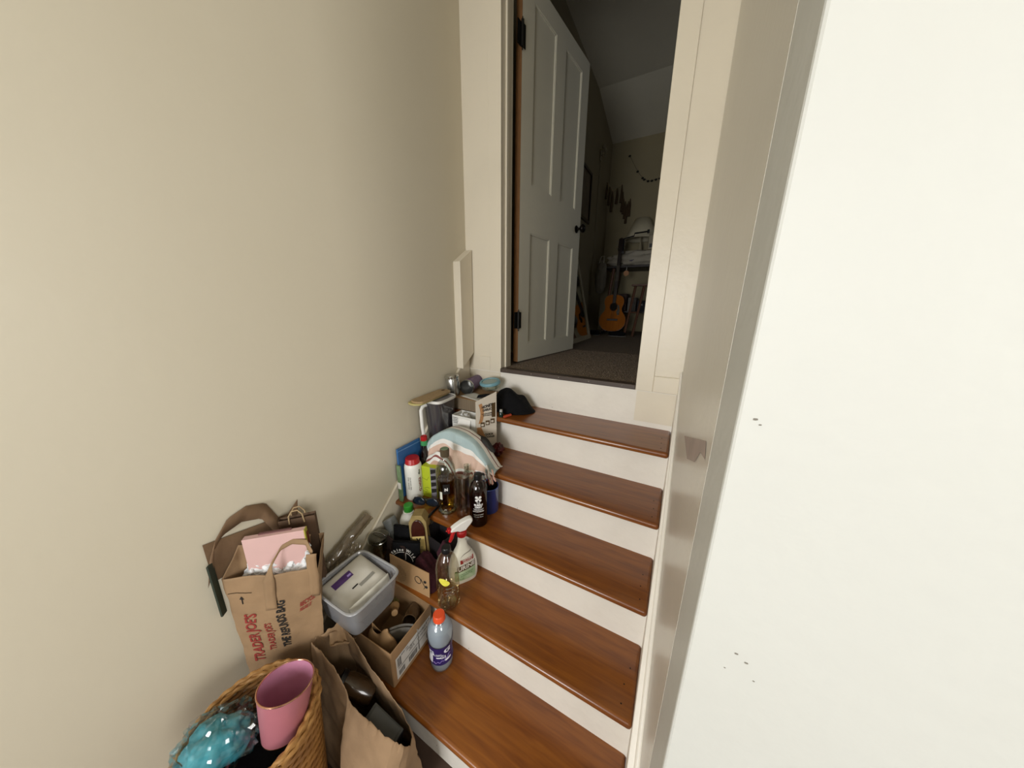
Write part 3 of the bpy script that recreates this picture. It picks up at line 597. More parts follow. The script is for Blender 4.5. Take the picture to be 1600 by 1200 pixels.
# folded-back tongue that swoops over the front
def ton(u, v):
    x = -1.095+.225*v+.03*u*(v-.3); z = .775+.085*sin(pi*v*.82)-.165*v**3-u*.085*(1-.55*v)+.004*sin(v*20+u*3); y = .726-.014*sin(pi*u)-.012*sin(pi*v)
    return (x, y, z)
TW2 = bands('striped_towel_fold', [(0, '#ebe8e2'), (.20, '#8c4f49'), (.34, '#ebe8e2'), (.55, '#ebe8e2'), (.58, '#cfab99')], axis=0)
G().grid(ton, 16, 40).build('towel_fold', TW2, t, ang=180, solid=.005)
random.seed(5)
TC = [M('tassel_white', '#e8e4dc', .9), M('tassel_pink', '#cfa593', .9), M('tassel_blue', '#a5b5b8', .9), M('tassel_maroon', '#7f423d', .9)]
for k in range(15):
    if k < 8: x0, z0, y0 = -.765+.050*random.random()+.012*(k % 3), .83-.010*k, .738
    else: x0, z0, y0 = -.935+.011*(k-8), .708-.004*((k*3) % 5), .724
    L_ = .035+.03*random.random(); dx = .012*random.random()+(.016 if k < 8 else -.004)
    pts = [(x0+dx*q+.006*sin(q*5+k), y0-.006*q-.004*sin(k+q*4), z0-L_*q) for q in (0, .3, .6, .8, 1)]
    G().tube(pts, [.004, .0045, .0035, .006, .003], 7).build('tassel', TC[k % 4 if k < 8 else (3, 1, 3, 0, 1, 1, 0)[k-8]], t)

# grey water pitcher with white handle, two boards on its lid
t = thing('water_pitcher', 'smoky grey plastic water pitcher with white handle and white rim', 'pitcher', (-1.116, .866, TR[4]), R(4))
GR = clear('smoky_plastic', '#5a565c', .13, .06, milk=.62, milkc='#4b474c')
def pit(u, v):
    a = 2*pi*u; c_, s_ = cos(a), sin(a); e = .45; k = .74+.26*v**.7; wx, wy = .056*k, .080*k
    return (wx*math.copysign(abs(c_)**e, c_), wy*math.copysign(abs(s_)**e, s_), .280*v)
g = G().grid(pit, 48, 16, cu=True); g.add([pit(i/48, 0) for i in range(48)], [tuple(range(48))]); g.build('pitcher_body', GR, t, ang=60)
G().grid(lambda u, v: (pit(u, .02+v*.55)[0]*.93, pit(u, .02+v*.55)[1]*.93, .004+.11*v), 40, 4, cu=True).build('water_reservoir', M('dark_grey_plastic', '#39363b', .3, var=.05), t)
def rimf(u, v):
    a = 2*pi*u; c_, s_ = cos(a), sin(a); e = .45; b = 2*pi*v; k = .0045*cos(b)
    return ((.0575+k)*math.copysign(abs(c_)**e, c_), (.0815+k)*math.copysign(abs(s_)**e, s_), .282+.008*sin(b))
G().grid(rimf, 48, 8, cu=True).build('rim', WHITE, t)
g = G(); g.tube([(-.030, -.078, .262), (-.036, -.098, .258), (-.040, -.108, .240), (-.038, -.108, .15), (-.034, -.102, .075), (-.030, -.078, .06), (-.028, -.060, .058)], [.0095]*7, 12); g.build('handle', WHITE, t)
G().grid(lambda u, v: (lambda p: (p[0]*v, p[1]*v, .287+.003*(1-v)))(pit(u, 1)), 40, 3, cu=True).build('lid', M('grey_lid', '#8c8a8c', .4), t)
def plank(nm, label, mat, mp, loc, rz, tilt, L_, W_2, th, holed):
    t = thing(nm, label, 'cutting board', loc, group='boards lying on the pitcher', rot=(R(tilt[0]), R(tilt[1]), R(rz)))
    pts = [(-L_/2+W_2*.5-W_2*.5*cos(a), -W_2*.5*sin(a)) for a in [pi*.5-pi*i/10 for i in range(11)]]
    pts = [(-p[0], p[1]) for p in pts]
    o = [(L_/2-W_2*.35+W_2*.35*cos(R(a)), W_2*.5*sin(R(a))) for a in range(-90, 91, 15)]+[(-L_/2+W_2*.35-W_2*.35*cos(R(a)), W_2*.5*sin(R(a))) for a in range(90, -91, -15)]
    g = G().prism(o, 0, th); g.build('board', mat, t, bevel=.002)
    if holed: G().lathe([(.008, th+.0002), (0, th+.0003)], 16, tr(L_/2-.025, .008, 0), cap=False, sx=1.6).build('hang_hole', M('hole_dark', '#3a2415', .8), t)
    return t
plank('cutting_board', 'yellowish cutting board lying on top of the grey pitcher', M('yellow_board', '#b9ad72', .5, stretch=(2, 20, 2), var=.05), None, (-1.137, .812, TR[4]+.2925), 95, (0, 0), .27, .085, .009, False)
plank('cutting_board', 'pale wooden paddle board with a dark hole stacked on the yellowish board', M('pale_wood_board', '#a98e68', .5, stretch=(2, 24, 2), var=.12), None, (-1.124, .815, TR[4]+.3018), 93, (0, 0), .255, .078, .010, True)

# opened white food carton
t = thing('food_carton', 'torn open white food carton with printed side flap standing up', 'carton', (-.985, .9285, TR[4]), 0)
CW = M('white_card', '#e1dfd8', .6, var=.04); CB = M('dark_card_inside', '#3a2c22', .8)
g = G(); X0, X1, Y0, Y1, Hc = -.066, .088, -.043, .040, .195
g.box((0, 0, .002), (X1-X0, Y1-Y0, .003)); g.box((X0, 0, Hc/2), (.003, Y1-Y0, Hc)); g.box(((X0+X1)/2, Y0, Hc/2), (X1-X0, .003, Hc)); g.box(((X0+X1)/2, Y1, Hc/2), (X1-X0, .003, Hc)); g.box((X1, 0, Hc/2), (.003, Y1-Y0, Hc))
g.build('carton_body', CW, t, smooth=False)
G().box(((X0+X1)/2, -.002, .10), (X1-X0-.01, Y1-Y0-.008, .002)).build('inner_tray', CB, t, smooth=False)
FL = M('beige_print_card', '#d2c8b8', .6, var=.05)
def ff(a, b, k=0):      # printed side flap: a along its width, b up
    k = -k
    return V((.090+a*.075-k*.74, -.0435+a*.083+k*.67-.0, b+(.0 if b < .2 else (b-.2)*.5*a)))
g = G(); g.grid(lambda u, v: ff(u, .02+v*.272), 4, 20); g.build('printed_flap', FL, t, smooth=False, solid=.002)
OR = M('orange_print', '#b8875a', .6, var=.1, vs=70); BR = M('brown_print', '#57401f', .7, var=.2, vs=60)
G().grid(lambda u, v: ff(.12+.16*u+.10*sin(v*3), .17+.10*v, .0022), 6, 10).build('swirl_print', OR, t)
G().grid(lambda u, v: ff(.05+.5*u*(1-v*.6), .06+.09*v, .0022), 6, 10).build('swirl_print', OR, t)
G().grid(lambda u, v: ff(.76+.18*u, .20+.055*v, .0022), 4, 6).build('picture_print', BR, t)
for k, (a, b) in enumerate(((.22, .150), (.46, .158), (.70, .166))):
    G().grid(lambda u, v: ff(a+.20*u, b+.026*v, .0024), 2, 2).build('picture_print', BR, t)
    G().grid(lambda u, v: ff(a+.03+.12*u, b+.005+.012*v, .0026), 2, 2).build('picture_print', FL, t)
TY = lambda a, b: ff(a, b, .0026)
for s_, sz, a0, b0, bd in (('HONEY', .017, .54, .250, .0008), ('GARLIC', .014, .54, .235, .0006), ('NOODLE BOWL\nWITH SAUCE', .008, .54, .214, .0002), ('QUICK', .015, .62, .105, .0006), ('NOODLES', .013, .62, .090, .0006)):
    text('lettering', s_, sz, INK, t, fmap=lambda p, q: ff(a0+p/.112, b0+q, .0026), bold=bd)
G().blob((-.02, -.002, .165), (.042, .030, .030), 9, .5, 3, 24).build('crumpled_paper', M('white_tissue', '#dfe0e0', .6, var=.05), t, ang=20)
g = G(); g.add([(X0+.052, Y0-.003, Hc-.012), (X1-.03, Y0-.003, Hc-.012), (X1-.028, Y0-.018, Hc-.062), (X0+.040, Y0-.016, Hc-.058)], [(0, 1, 2, 3)]); g.build('front_flap', M('bright_card', '#eeebe5', .5, var=.01), t, smooth=False, solid=.002)
g = G()
for k in range(4): g.box((X0+.022, Y0-.0022, Hc-.014-.009*k), (.034-.004*(k % 2), .001, .0025))
g.build('fine_print', INK, t, smooth=False)
text('lettering', 'NET WT 4 OZ', .011, M('blue_print', '#5b86a8', .6), t, T=tr(.055, Y0-.0025, .105))

# red snack packet tucked behind the towel
t = thing('red_snack_packet', 'crumpled dark red packet between printed carton and fifth riser', 'packet', (-.790, .935, TR[4]))
G().blob((0, 0, .030), (.030, .025, .034), 12, .55, 3, 22, flat=-.030).build('packet_body', M('red_foil', '#6e2022', .35, var=.3, vs=50, hex2='#2b1715'), t, ang=25)

# ------------------------------------------------------------------ fifth tread
z5 = TR[5]-.0011
t = thing('corrugated_box', 'low corrugated cardboard box under the purple tumbler and metal lidded jar', 'box', (-1.047, 1.080, z5), 0)
g = G().box((0, 0, .002), (.225, .22, .004)).box((-.111, 0, .034), (.003, .22, .066)).box((.111, 0, .034), (.003, .22, .066)).box((0, -.1085, .034), (.225, .003, .066)).box((0, .1085, .034), (.225, .003, .066))
g.build('box_body', M('grey_corrugate', '#85745e', .85, hex2='#6c5d4a', vs=7, stretch=(30, 30, .5)), t, smooth=False)
for s_ in (-1, 1): G().box((0, s_*.0545, .0675), (.222, .106, .002)).build('lid_flap', CARD, t, smooth=False)
t = thing('metal_lid_jar', 'shiny metal canister with a chrome lid by the left wall', 'jar', (-1.130, 1.005, z5+.068), rot=(R(4), R(-4), 0))
G().lathe([(0, .002), (.030, .002), (.033, .008), (.040, .098), (.036, .105)], 36, cap=False).build('jar_body', M('brushed_steel', '#b3b3b0', .25, metal=.9, var=.1), t)
G().lathe([(.0365, .105), (.0415, .107), (.042, .115), (.039, .118), (.0405, .120), (.037, .124), (0, .125)], 36, cap=False).build('jar_lid', CHROME, t)
t = thing('purple_tumbler', 'purple metal tumbler lying on its side with its open steel mouth forward', 'tumbler', (-1.094, 1.118, z5+.068+.043), rot=(R(90), 0, R(14)))
pr = [(0, -.115), (.033, -.115), (.036, -.110), (.038, -.03), (.0415, .03), (.0425, .055)]
G().lathe(pr, 40, rm('X', 0), cap=False).build('tumbler_body', M('purple_enamel', '#5b3a70', .4, metal=.1, var=.08), t)
G().lathe([(.0425, .052), (.0435, .058), (.0432, .068), (.0415, .070), (.0395, .066), (.038, .03), (.033, -.05), (.0, -.085)], 40, cap=False).build('steel_lining', M('brushed_steel', '#b3b3b0'), t)
t = thing('glass_food_container', 'round glass food container with a teal lid on the fifth tread', 'container', (-.985, 1.135, z5), rot=(R(12), R(-5), R(10)))
t.location = (-.963, 1.140, z5+.100)
G().lathe([(0, 0), (.046, 0), (.052, .006), (.058, .030), (.059, .036), (.056, .036), (.050, .008), (0, .004)], 40, cap=False, sy=.85).build('glass_bowl', clear('clear_glass'), t)
TE = M('teal_plastic', '#6f9aa5', .4, var=.03)
G().lathe([(.0585, .032), (.063, .033), (.063, .044), (.059, .049), (.048, .0495), (.046, .045), (0, .0445)], 44, cap=False, sy=.85).build('lid', TE, t)
G().grid(lambda u, v: (.044*v*cos(2*pi*u), .0375*v*sin(2*pi*u), .0455+.002*(1-v)), 32, 3, cu=True).build('lid_window', M('pale_lid', '#8fa3a0', .3), t)
t = thing('black_jacket', 'crumpled black garment heaped on the fifth tread against the top riser', 'garment', (0, 0, 0))
def jk(u, v):
    a = 2*pi*u; r = v; x = -.802+.126*r*cos(a)*(1+.08*sin(2*a)); y = 1.122+.088*r*sin(a)
    e = (1-r**3.4); h = .128*e*(1-.50*max(0, (x+.85)/.126)**1)+.022*noise.noise(V((x*16, y*16, 2)))*min(1, e*3)+.006*sin(x*60+y*40)*e
    return (x, min(y, 1.214), z5+.003+max(0, h))
G().grid(jk, 60, 24, cu=True).build('jacket_cloth', BLKF, t, ang=60)
G().grid(lambda u, v: (-.975+.10*u, 1.010+.03*v+.03*u, z5+.072+.012*sin(pi*v)+.010*sin(pi*u)), 12, 8).build('sleeve', BLKF, t, ang=60, solid=.004)
t = thing('nail_polish_bottle', 'tiny dark green bottle with a pale cap at the fifth tread edge', 'bottle', (-.806, .992, z5), 0)
G().lathe([(0, 0), (.011, 0), (.012, .003), (.012, .022), (.008, .027)], 20, cap=False).build('bottle_glass', M('dark_green_glass', '#17302a', .15, coat=.5), t)
G().lathe([(.0075, .026), (.0085, .028), (.0075, .040), (0, .0405)], 20, cap=False).build('cap', M('silver_plastic', '#b7b7b4', .3), t)
t = thing('red_marker', 'short orange red tube lying beside the black garment', 'marker', (-.772, 1.000, z5+.008), rot=(R(90), 0, R(-20)))
G().lathe([(0, -.025), (.007, -.025), (.0075, -.02), (.0075, .02), (.006, .024), (0, .0245)], 18, cap=False).build('tube', M('orange_red_plastic', '#b4492c', .35), t)
t = thing('white_paper_sheet', 'loose white paper under the tumbler and black garment', 'paper', (-1.0, 1.03, z5+.0695), R(-12))
G().grid(lambda u, v: (-.08+.16*u, -.045+.09*v, .001+.004*sin(u*7)*v), 12, 6).build('sheet', M('white_paper', '#cfcdc6', .7), t, solid=.0006)

# ------------------------------------------------------------------ second tread and left corner clutter
# maroon cloth over a dark box
t = thing('black_shoe_box', 'dark grey open box behind the maroon cloth on the second tread', 'box', (-.862, .556, TR[2]), R(-8))
g = G().box((0, 0, .002), (.13, .085, .003)).box((-.064, 0, .085), (.003, .085, .17)).box((.064, 0, .085), (.003, .085, .17)).box((0, .041, .085), (.13, .003, .17)).box((0, -.041, .07), (.13, .003, .14))
g.build('box_body', M('charcoal_card', '#211d1f', .6, var=.1), t, smooth=False)
MAR = M('maroon_fabric', '#3f1522', .95, var=.12, bump=.5, bs=120)
t = thing('maroon_cloth', 'folded deep maroon cloth lying between kraft bottle box and spray bottle', 'cloth', (-.845, .448, TR[2]), R(-14))
def mar(u, v):
    x = -.068+.136*u; y = -.040+.085*v; e = min(1, min(u, 1-u, v, 1-v)*9)
    return (x+.006*sin(v*7), y, .004+.088*e**.6+.010*sin(u*4+v*3)*e+.007*noise.noise(V((u*5, v*5, 1)))*e)
G().grid(mar, 36, 30).build('cloth', MAR, t, ang=70)
t2 = thing('maroon_pouch', 'small maroon pouch with black edge standing beside the spray bottle', 'pouch', (-.805, .475, TR[2]+.098), rot=(R(-24), R(10), R(-34)))
G().box((0, 0, .035), (.075, .012, .075)).build('pouch_body', MAR, t2, bevel=.004)
G().tube([(.038, -.002, 0), (.039, -.004, .04), (.038, -.002, .073)], .003, 6).build('zip_edge', BLACK, t2)
# kraft box with a bottle printed on it (bottle panel sunk into the box front)
t = thing('bottle_gift_box', 'kraft box showing a brown bottle with cream label on its front', 'box', (-.945, .515, TR[2]), rot=(R(-6), R(-4), R(30)))
GB = M('kraft_gold', '#9a8456', .7, hex2='#83703f', vs=40)
g = G(); g.prism([(-.040, 0), (.040, 0), (.040, .205), (.022, .238), (-.022, .240), (-.040, .205)], -.030, .030, rm('X', 90)); g.build('box_body', GB, t, smooth=False, bevel=.002)
g = G(); g.prism([(-.031, .02), (.031, .02), (.031, .165)]+[(.031*cos(R(a)), .165+.056*sin(R(a))) for a in range(15, 166, 15)]+[(-.031, .165)], .030, .037, rm('X', 90)); g.build('bottle_relief', M('brown_gloss_bottle', '#3c1a12', .2, coat=.6, var=.1), t, bevel=.003)
G().box((0, -.0378, .100), (.056, .001, .085)).build('label_panel', M('cream_label', '#c3ab6c', .5, var=.06, vs=30), t, smooth=False)
text('lettering', 'V', .030, INK, t, T=tr(0, -.0383, .122), bold=.0015); text('lettering', 'EST. 1892\nSPICED', .009, INK, t, T=tr(0, -.0383, .085))
for k, (a, b, c_) in enumerate(((.030, .06, '#2a3f66'), (.028, .11, '#d9d3bd'), (.031, .16, '#56682f'))):
    G().lathe([(.009, 0), (.007, .0012)], 14, tr(-.0402, 0, 0) @ rm('Y', -90) @ tr(b, (k-1)*.014, 0)).build('printed_dot', M('dot'+str(k), c_, .6), t)
# black pouch with white script
t = thing('black_cloth_case', 'small plain black soft case standing behind the script printed pouch', 'case', (-1.030, .478, TR[2]), R(18))
G().grid(lambda u, v: (lambda a: (.046*math.copysign(abs(cos(a))**.5, cos(a))*(1-.12*v*v), .017*math.copysign(abs(sin(a))**.6, sin(a))*(1-.5*v**3), .175*v))(2*pi*u), 36, 10, cu=True).build('case_body', BLKF, t, ang=60)
G().grid(lambda u, v: (.040*v*cos(2*pi*u), .009*v*sin(2*pi*u), .175+.003*(1-v)), 24, 2, cu=True).build('case_top', BLKF, t)
t = thing('script_print_pouch', 'black fabric pouch with white script lettering and arc emblem', 'pouch', (-.952, .412, TR[2]), rot=(R(-14), 0, R(26)))
G().grid(lambda u, v: (lambda a: (.062*math.copysign(abs(cos(a))**.6, cos(a)), .012*math.copysign(abs(sin(a))**.7, sin(a)), .148*v))(2*pi*u), 40, 10, cu=True).build('pouch_body', BLKF, t, ang=60)
G().grid(lambda u, v: (.060*v*cos(2*pi*u), .011*v*sin(2*pi*u), .148+.002*(1-v)), 24, 2, cu=True).build('pouch_top', BLKF, t)
G().tube([(-.060, -.010, .022), (0, -.0145, .018), (.060, -.010, .022)], .004, 8).build('roll_seam', BLACK, t)
AR = lambda th, r: V((-.014+r*cos(th), -.0133, .056+r*sin(th)))
for r0, a0, a1, nm in ((.052, 150, 12, 'arc_print'),): G().tube([AR(R(a0+(a1-a0)*i/20), r0) for i in range(21)], .0011, 5).build(nm, INKW, t)
G().tube([AR(R(70), .05), AR(R(60), .036), AR(R(45), .026)], .0011, 5).build('emblem_stroke', INKW, t)
G().tube([AR(R(150), .05), AR(R(140), .036), AR(R(128), .030)], .0011, 5).build('emblem_stroke', INKW, t)
for i, ch in enumerate('Shine Wild'):
    th = R(132-11.2*i); p_ = AR(th, .0625)
    text('script_letter', ch, .017, INKW, t, T=tr(p_.x, p_.y, p_.z) @ rm('Y', -(math.degrees(th)-90)), bold=.0005)
# glass clip jar, grey roll, clear wrap roll, dark tote
t = thing('clip_top_jar', 'glass storage jar with wire clip lying by the left wall', 'jar', (-1.122, .425, TR[2]), rot=(R(14), R(8), R(12)))
t.location = (-1.122, .418, TR[2]+.001); t.rotation_euler = (R(0), 0, R(12)); t.scale = (1.08, 1.08, 1.15)
G().lathe([(0, 0), (.036, 0), (.043, .008), (.044, .085), (.040, .100), (.038, .106), (.035, .106), (.037, .098), (.040, .084), (.039, .010), (0, .006)], 40, cap=False).build('jar_glass', clear('smoky_glass', '#eaeae2', .14, .05), t)
G().lathe([(.0385, .104), (.041, .107), (.0405, .112), (.036, .114), (.030, .113), (0, .114)], 36, cap=False).build('jar_lid', clear('smoky_glass'), t)
G().tube([(.043*cos(2*pi*i/28), .043*sin(2*pi*i/28), .100) for i in range(28)], .0018, 6, closed=True).build('wire_ring', CHROME, t)
G().tube([(.042*cos(R(a)), .002, .100+.024*sin(R(a))) for a in range(0, 181, 12)], .0018, 6).build('wire_bail', CHROME, t)
G().tube([(.045, 0, .10), (.050, .004, .078), (.048, .002, .060), (.052, 0, .050)], .0018, 6).build('clip_lever', CHROME, t)
t = thing('grey_film_roll', 'grey translucent wrapped roll lying beneath the third tread nosing', 'roll', (-1.108, .5975-.014, TR[2]+.19), rot=(0, R(84), R(-12)))
t.location = (-1.112, .500, .480); t.rotation_euler = V((-.100, .012, .125)).to_track_quat('Z', 'Y').to_euler()
G().lathe([(0, -.075), (.018, -.075), (.030, -.072), (.031, -.02), (.030, .02), (.031, .070), (.020, .074), (0, .074)], 30, cap=False).build('roll_body', M('grey_film', '#85898b', .35, hex2='#6a6e70', vs=30, stretch=(1, 1, 12), coat=.4), t)
t = thing('dark_tote', 'dark brown fabric tote slumped behind the black script pouch', 'tote bag', (0, 0, 0))
g = G()
def tote(u, v):
    x = -1.070+.115*u; e = sin(pi*min(1, v))
    return (x, .425-.020*v**1.2*(1-.3*u)+.006*noise.noise(V((u*6, v*5, 3))), .535-.14*v+.006*sin(u*9)*(1-v)-.02*u)
G().grid(tote, 24, 18).build('tote_body', M('dark_brown_fabric', '#2b1a13', .9, var=.2, bump=.3), t, ang=70, solid=.006)
CF = clear('wrinkled_wrap', '#e4dccb', .10, .16, milk=.30, milkc='#9a8d78')
t = thing('clear_wrapped_roll', 'long paper roll in crinkled clear plastic leaning up the left wall', 'roll', (0, 0, 0))
pts = [(-1.138, .170, .508), (-1.141, .205, .530), (-1.143, .245, .552), (-1.146, .300, .580), (-1.149, .355, .604), (-1.151, .405, .626)]
def wrp(u, v):
    q = v*5; i = min(4, int(q)); q -= i; a = V(pts[i]).lerp(V(pts[i+1]), q); d = (V(pts[-1])-V(pts[0])).normalized(); e1 = V((1, 0, 0)); e2 = d.cross(e1); th = 2*pi*u
    k = 1+.22*noise.noise(V((cos(th)*1.5, sin(th)*1.5, v*9)))+.15*noise.noise(V((cos(th)*4, sin(th)*4, v*22)))
    return a+(e1*cos(th)*.020+e2*sin(th)*.024)*k
G().grid(wrp, 28, 50, cu=True).build('plastic_sleeve', CF, t, ang=30)
G().tube([V(p)+V((.0, 0, -.002)) for p in pts[1:]], .013, 16).build('paper_roll', M('tan_roll', '#7e6c53', .5, var=.15), t)
def film(u, v):
    p = V(pts[0]).lerp(V(pts[3]), v); return p+V((.012+.045*u+.012*noise.noise(V((u*5, v*5, 8))), .015*u, -.010-.07*u*(1-v)+.014*noise.noise(V((u*6, v*8, 2)))))
G().grid(film, 24, 24).build('loose_film', CF, t, ang=20)

# ------------------------------------------------------------------ cardboard parcel box on the first tread
bx = thing('parcel_box', 'open brown cardboard box with a white shipping label, overhanging the first tread', 'box', (-.885, .2735, TR[1]), R(2.5))
BW, BD, BH = .218, .207, .164
g = G().box((0, 0, .002), (BW, BD, .004)).box((-BW/2, 0, BH/2), (.004, BD, BH)).box((BW/2, 0, BH/2), (.004, BD, BH)).box((0, -BD/2, BH/2), (BW, .004, BH)).box((0, BD/2, BH/2), (BW, .004, BH))
g.build('box_body', CARD, bx, smooth=False, bevel=.0012)
LBL = M('label_paper', '#cfccc5', .5, var=.03); LY = lambda a, b: V((BW/2+.0028, a, b))
G().add([LY(-.088, .018), LY(.094, .018), LY(.094, .118), LY(-.088, .118)], [(0, 1, 2, 3)]).build('shipping_label', LBL, bx, smooth=False)
GI = M('grey_ink', '#55504b', .7)
LT = lambda k: (lambda p, q: V((BW/2+.0032, p, q)))
random.seed(3); g = G()
def bar(a0, a1, b0, b1): g.add([V((BW/2+.0032, a0, b0)), V((BW/2+.0032, a1, b0)), V((BW/2+.0032, a1, b1)), V((BW/2+.0032, a0, b1))], [(0, 1, 2, 3)])
bar(-.080, .090, .060, .0625); g.build('label_rule', INK, bx, smooth=False)
def barcode(a0, a1, b0, b1):
    global g
    g = G(); a = a0
    while a < a1: w_ = .0008+.0018*random.random(); bar(a, min(a1, a+w_), b0, b1); a += w_+.0008+.001*random.random()
    o = g.build('barcode', INK, bx, smooth=False); o['kind'] = 'stuff'
barcode(-.082, -.064, .068, .110); barcode(-.030, .012, .026, .052); barcode(-.078, -.050, .026, .050); barcode(.066, .088, .026, .052)
for s_, sz, a, b in (('SHIP TO:', .009, -.045, .108), ('1204 MAPLE ST\nAPT 2\nUNIT B', .0085, -.012, .088), ('PRIORITY', .014, .045, .100), ('TRK 9400 1108 22', .0075, .045, .082), ('2 LB', .012, .078, .108)):
    text('lettering', s_, sz, INK, bx, fmap=lambda p, q: V((BW/2+.0034, a+p, b+q)), bold=.0002)
# flaps: back flap stands up and carries the print
def bf(u, v, k=0): return V((-BW/2+BW*u, BD/2-.001+.007*v-k, BH+.150*v))
G().grid(lambda u, v: bf(u, v), 2, 2).build('back_flap', M('kraft_face', '#a9865e', .75, var=.06), bx, smooth=False, solid=.003)
fm = lambda cx, cv: (lambda p, q: bf(cx+p/BW, cv+q/.15, .0022))
text('lettering', 'Every package carries\nmore than its contents:\nit holds a small promise\nto waste less, reuse\nthis box and pass\nit on again', .0085, M('brown_ink', '#463019', .8), bx, fmap=lambda p, q: bf(.31+q/BW*-1.0, .52+p/.15, .0022))
g = G(); g.tube([bf(.73+.075*cos(R(a)), .62+.105*sin(R(a)), .0026) for a in range(0, 360, 15)], .0012, 5, closed=True); g.build('ring_print', INK, bx)
g = G(); g.tube([bf(.80, .70, .0026), bf(.85, .60, .0026), bf(.90, .50, .0026), bf(.87, .42, .0026)], .0012, 5); g.build('stem_print', INK, bx)
for c_ in ((.90, .66), (.93, .52)): G().grid(lambda u, v: bf(c_[0]+.035*v*cos(2*pi*u)+.01*v*sin(2*pi*u), c_[1]+.045*v*sin(2*pi*u), .0026), 16, 2, cu=True).build('leaf_print', INK, bx)
G().add([V((-BW/2, -BD/2, BH)), V((-BW/2, BD/2, BH)), V((-BW/2-.045, BD/2, BH-.045)), V((-BW/2-.045, -BD/2, BH-.045))], [(0, 1, 2, 3)]).build('side_flap', CARD, bx, smooth=False, solid=.003)
# what lies in the parcel box
t = thing('brown_jar', 'brown tinted glass jar on its side with its round mouth showing in the parcel box', 'jar', (-.838, .330, TR[1]+.118), rot=(R(72), R(0), R(30)))
G().lathe([(0, -.05), (.026, -.05), (.030, -.044), (.030, .01), (.028, .022), (.0285, .028), (.026, .028), (.025, .02), (.026, -.04), (0, -.044)], 36, cap=False).build('jar_glass', M('brown_glass', '#4f3c28', .18, coat=.5, var=.1), t)
t = thing('wooden_brush', 'turned wooden handled scrubbing brush in the parcel box', 'brush', (-.900, .300, TR[1]+.135), rot=(R(66), R(0), R(52)))
G().lathe([(0, -.004), (.012, -.003), (.0135, .006), (.012, .014), (.009, .022), (.010, .030), (.018, .040), (.020, .050), (.016, .056), (0, .057)], 28, rm('X', 180), cap=False).build('handle', M('turned_wood', '#a9855a', .4, var=.12, stretch=(1, 1, 6)), t)
random.seed(8)
g = G()
for k in range(60):
    a = 2*pi*random.random(); r = .015*sqrt(random.random()); g.tube([(r*cos(a), r*sin(a), -.056), (r*1.5*cos(a), r*1.5*sin(a), -.078)], .0008, 4, cap=False)
o = g.build('bristles', M('green_bristle', '#8a8b4c', .8), t); o['kind'] = 'stuff'
t = thing('rolled_magazine', 'curled grey printed magazine tucked in the parcel box', 'magazine', (-.822, .278, TR[1]+.095), R(35))
g = G()
for k in range(2): g.grid(lambda u, v: (-.055+.11*u, -.010+.010*k+.012*sin(pi*u), -.07+.105*v+.006*k), 12, 2)
o = g.build('pages', M('grey_paper', '#77726a', .6, var=.1), t, solid=.0015); o['kind'] = 'stuff'
t = thing('kraft_pouch', 'crumpled kraft paper pouch at the front of the parcel box', 'pouch', (-.880, .215, TR[1]+.01), R(12))
def pch(u, v):
    a = 2*pi*u; k = .55+.45*sin(pi*min(1, v*1.15))**.5; tp = .15+.02*cos(a*2+.6)
    return (.066*k*cos(a)*(1+.10*cos(3*a)), .036*k*sin(a)*(1-.75*v**3), tp*v+.008*noise.noise(V((cos(a)*2, sin(a)*2, v*4))))
G().grid(pch, 24, 12, cu=True).build('pouch_body', M('kraft_face'  , '#b48f64'), t, ang=22, solid=.001)
# clear tub with mailers above
t = thing('clear_storage_tub', 'translucent plastic tub holding white padded mailers, balanced on the parcel box', 'tub', (-.957, .203, TR[1]+.2505), rot=(R(0), R(0), R(1)))
TUB = clear('frosted_plastic', '#e9e9e9', .07, .2, milk=.40, milkc='#a9aaad')
TW_, TD_, TH_ = .112, .101, .185
def rr(u, hx, hy, e=.28):
    a = 2*pi*u; c_, s_ = cos(a), sin(a); return hx*math.copysign(abs(c_)**e, c_), hy*math.copysign(abs(s_)**e, s_)
TZ = .115
def tubf(u, v): x_, y_ = rr(u, TW_*(.86+.14*v), TD_*(.86+.14*v)); return (x_, y_, TZ*v)
g = G().grid(tubf, 64, 8, cu=True); g.add([tubf(i/64, 0) for i in range(64)], [tuple(range(64))]); g.build('tub_body', TUB, t, ang=60, solid=.0022)
def rmf(u, v): x_, y_ = rr(u, TW_+.002, TD_+.002); b = 2*pi*v; k = 1+.045*cos(b); return (x_*k, y_*k, TZ+.0045*sin(b))
G().grid(rmf, 64, 8, cu=True).build('tub_rim', clear('frosted_rim', '#e2e2e2', .15, .15, milk=.6, milkc='#b9babd'), t)
MA = M('white_mailer', '#c9c4b8', .5, var=.06, vs=8, bump=.3, bs=14)
m_ = thing('padded_mailer', 'white padded mailer with a purple label lying in the clear tub', 'mailer', (-.980, .203, TR[1]+.338), rot=(R(5), R(9), R(1)))
def mlr(hx, hy, th, sd):
    def f(u, v):
        x_ = (u-.5)*2; y_ = (v-.5)*2; e = (1-abs(x_)**6)*(1-abs(y_)**6)
        return V((x_*hx, y_*hy, th*e**.5+.004*noise.noise(V((x_*2.2+sd, y_*2.2, sd)))*e))
    return f
f1 = mlr(.082, .088, .014, 1)
G().grid(f1, 28, 28).grid(lambda u, v: (lambda p: V((p.x, p.y, -.003)))(f1(u, v)), 28, 28).build('mailer_body', MA, m_, ang=50)
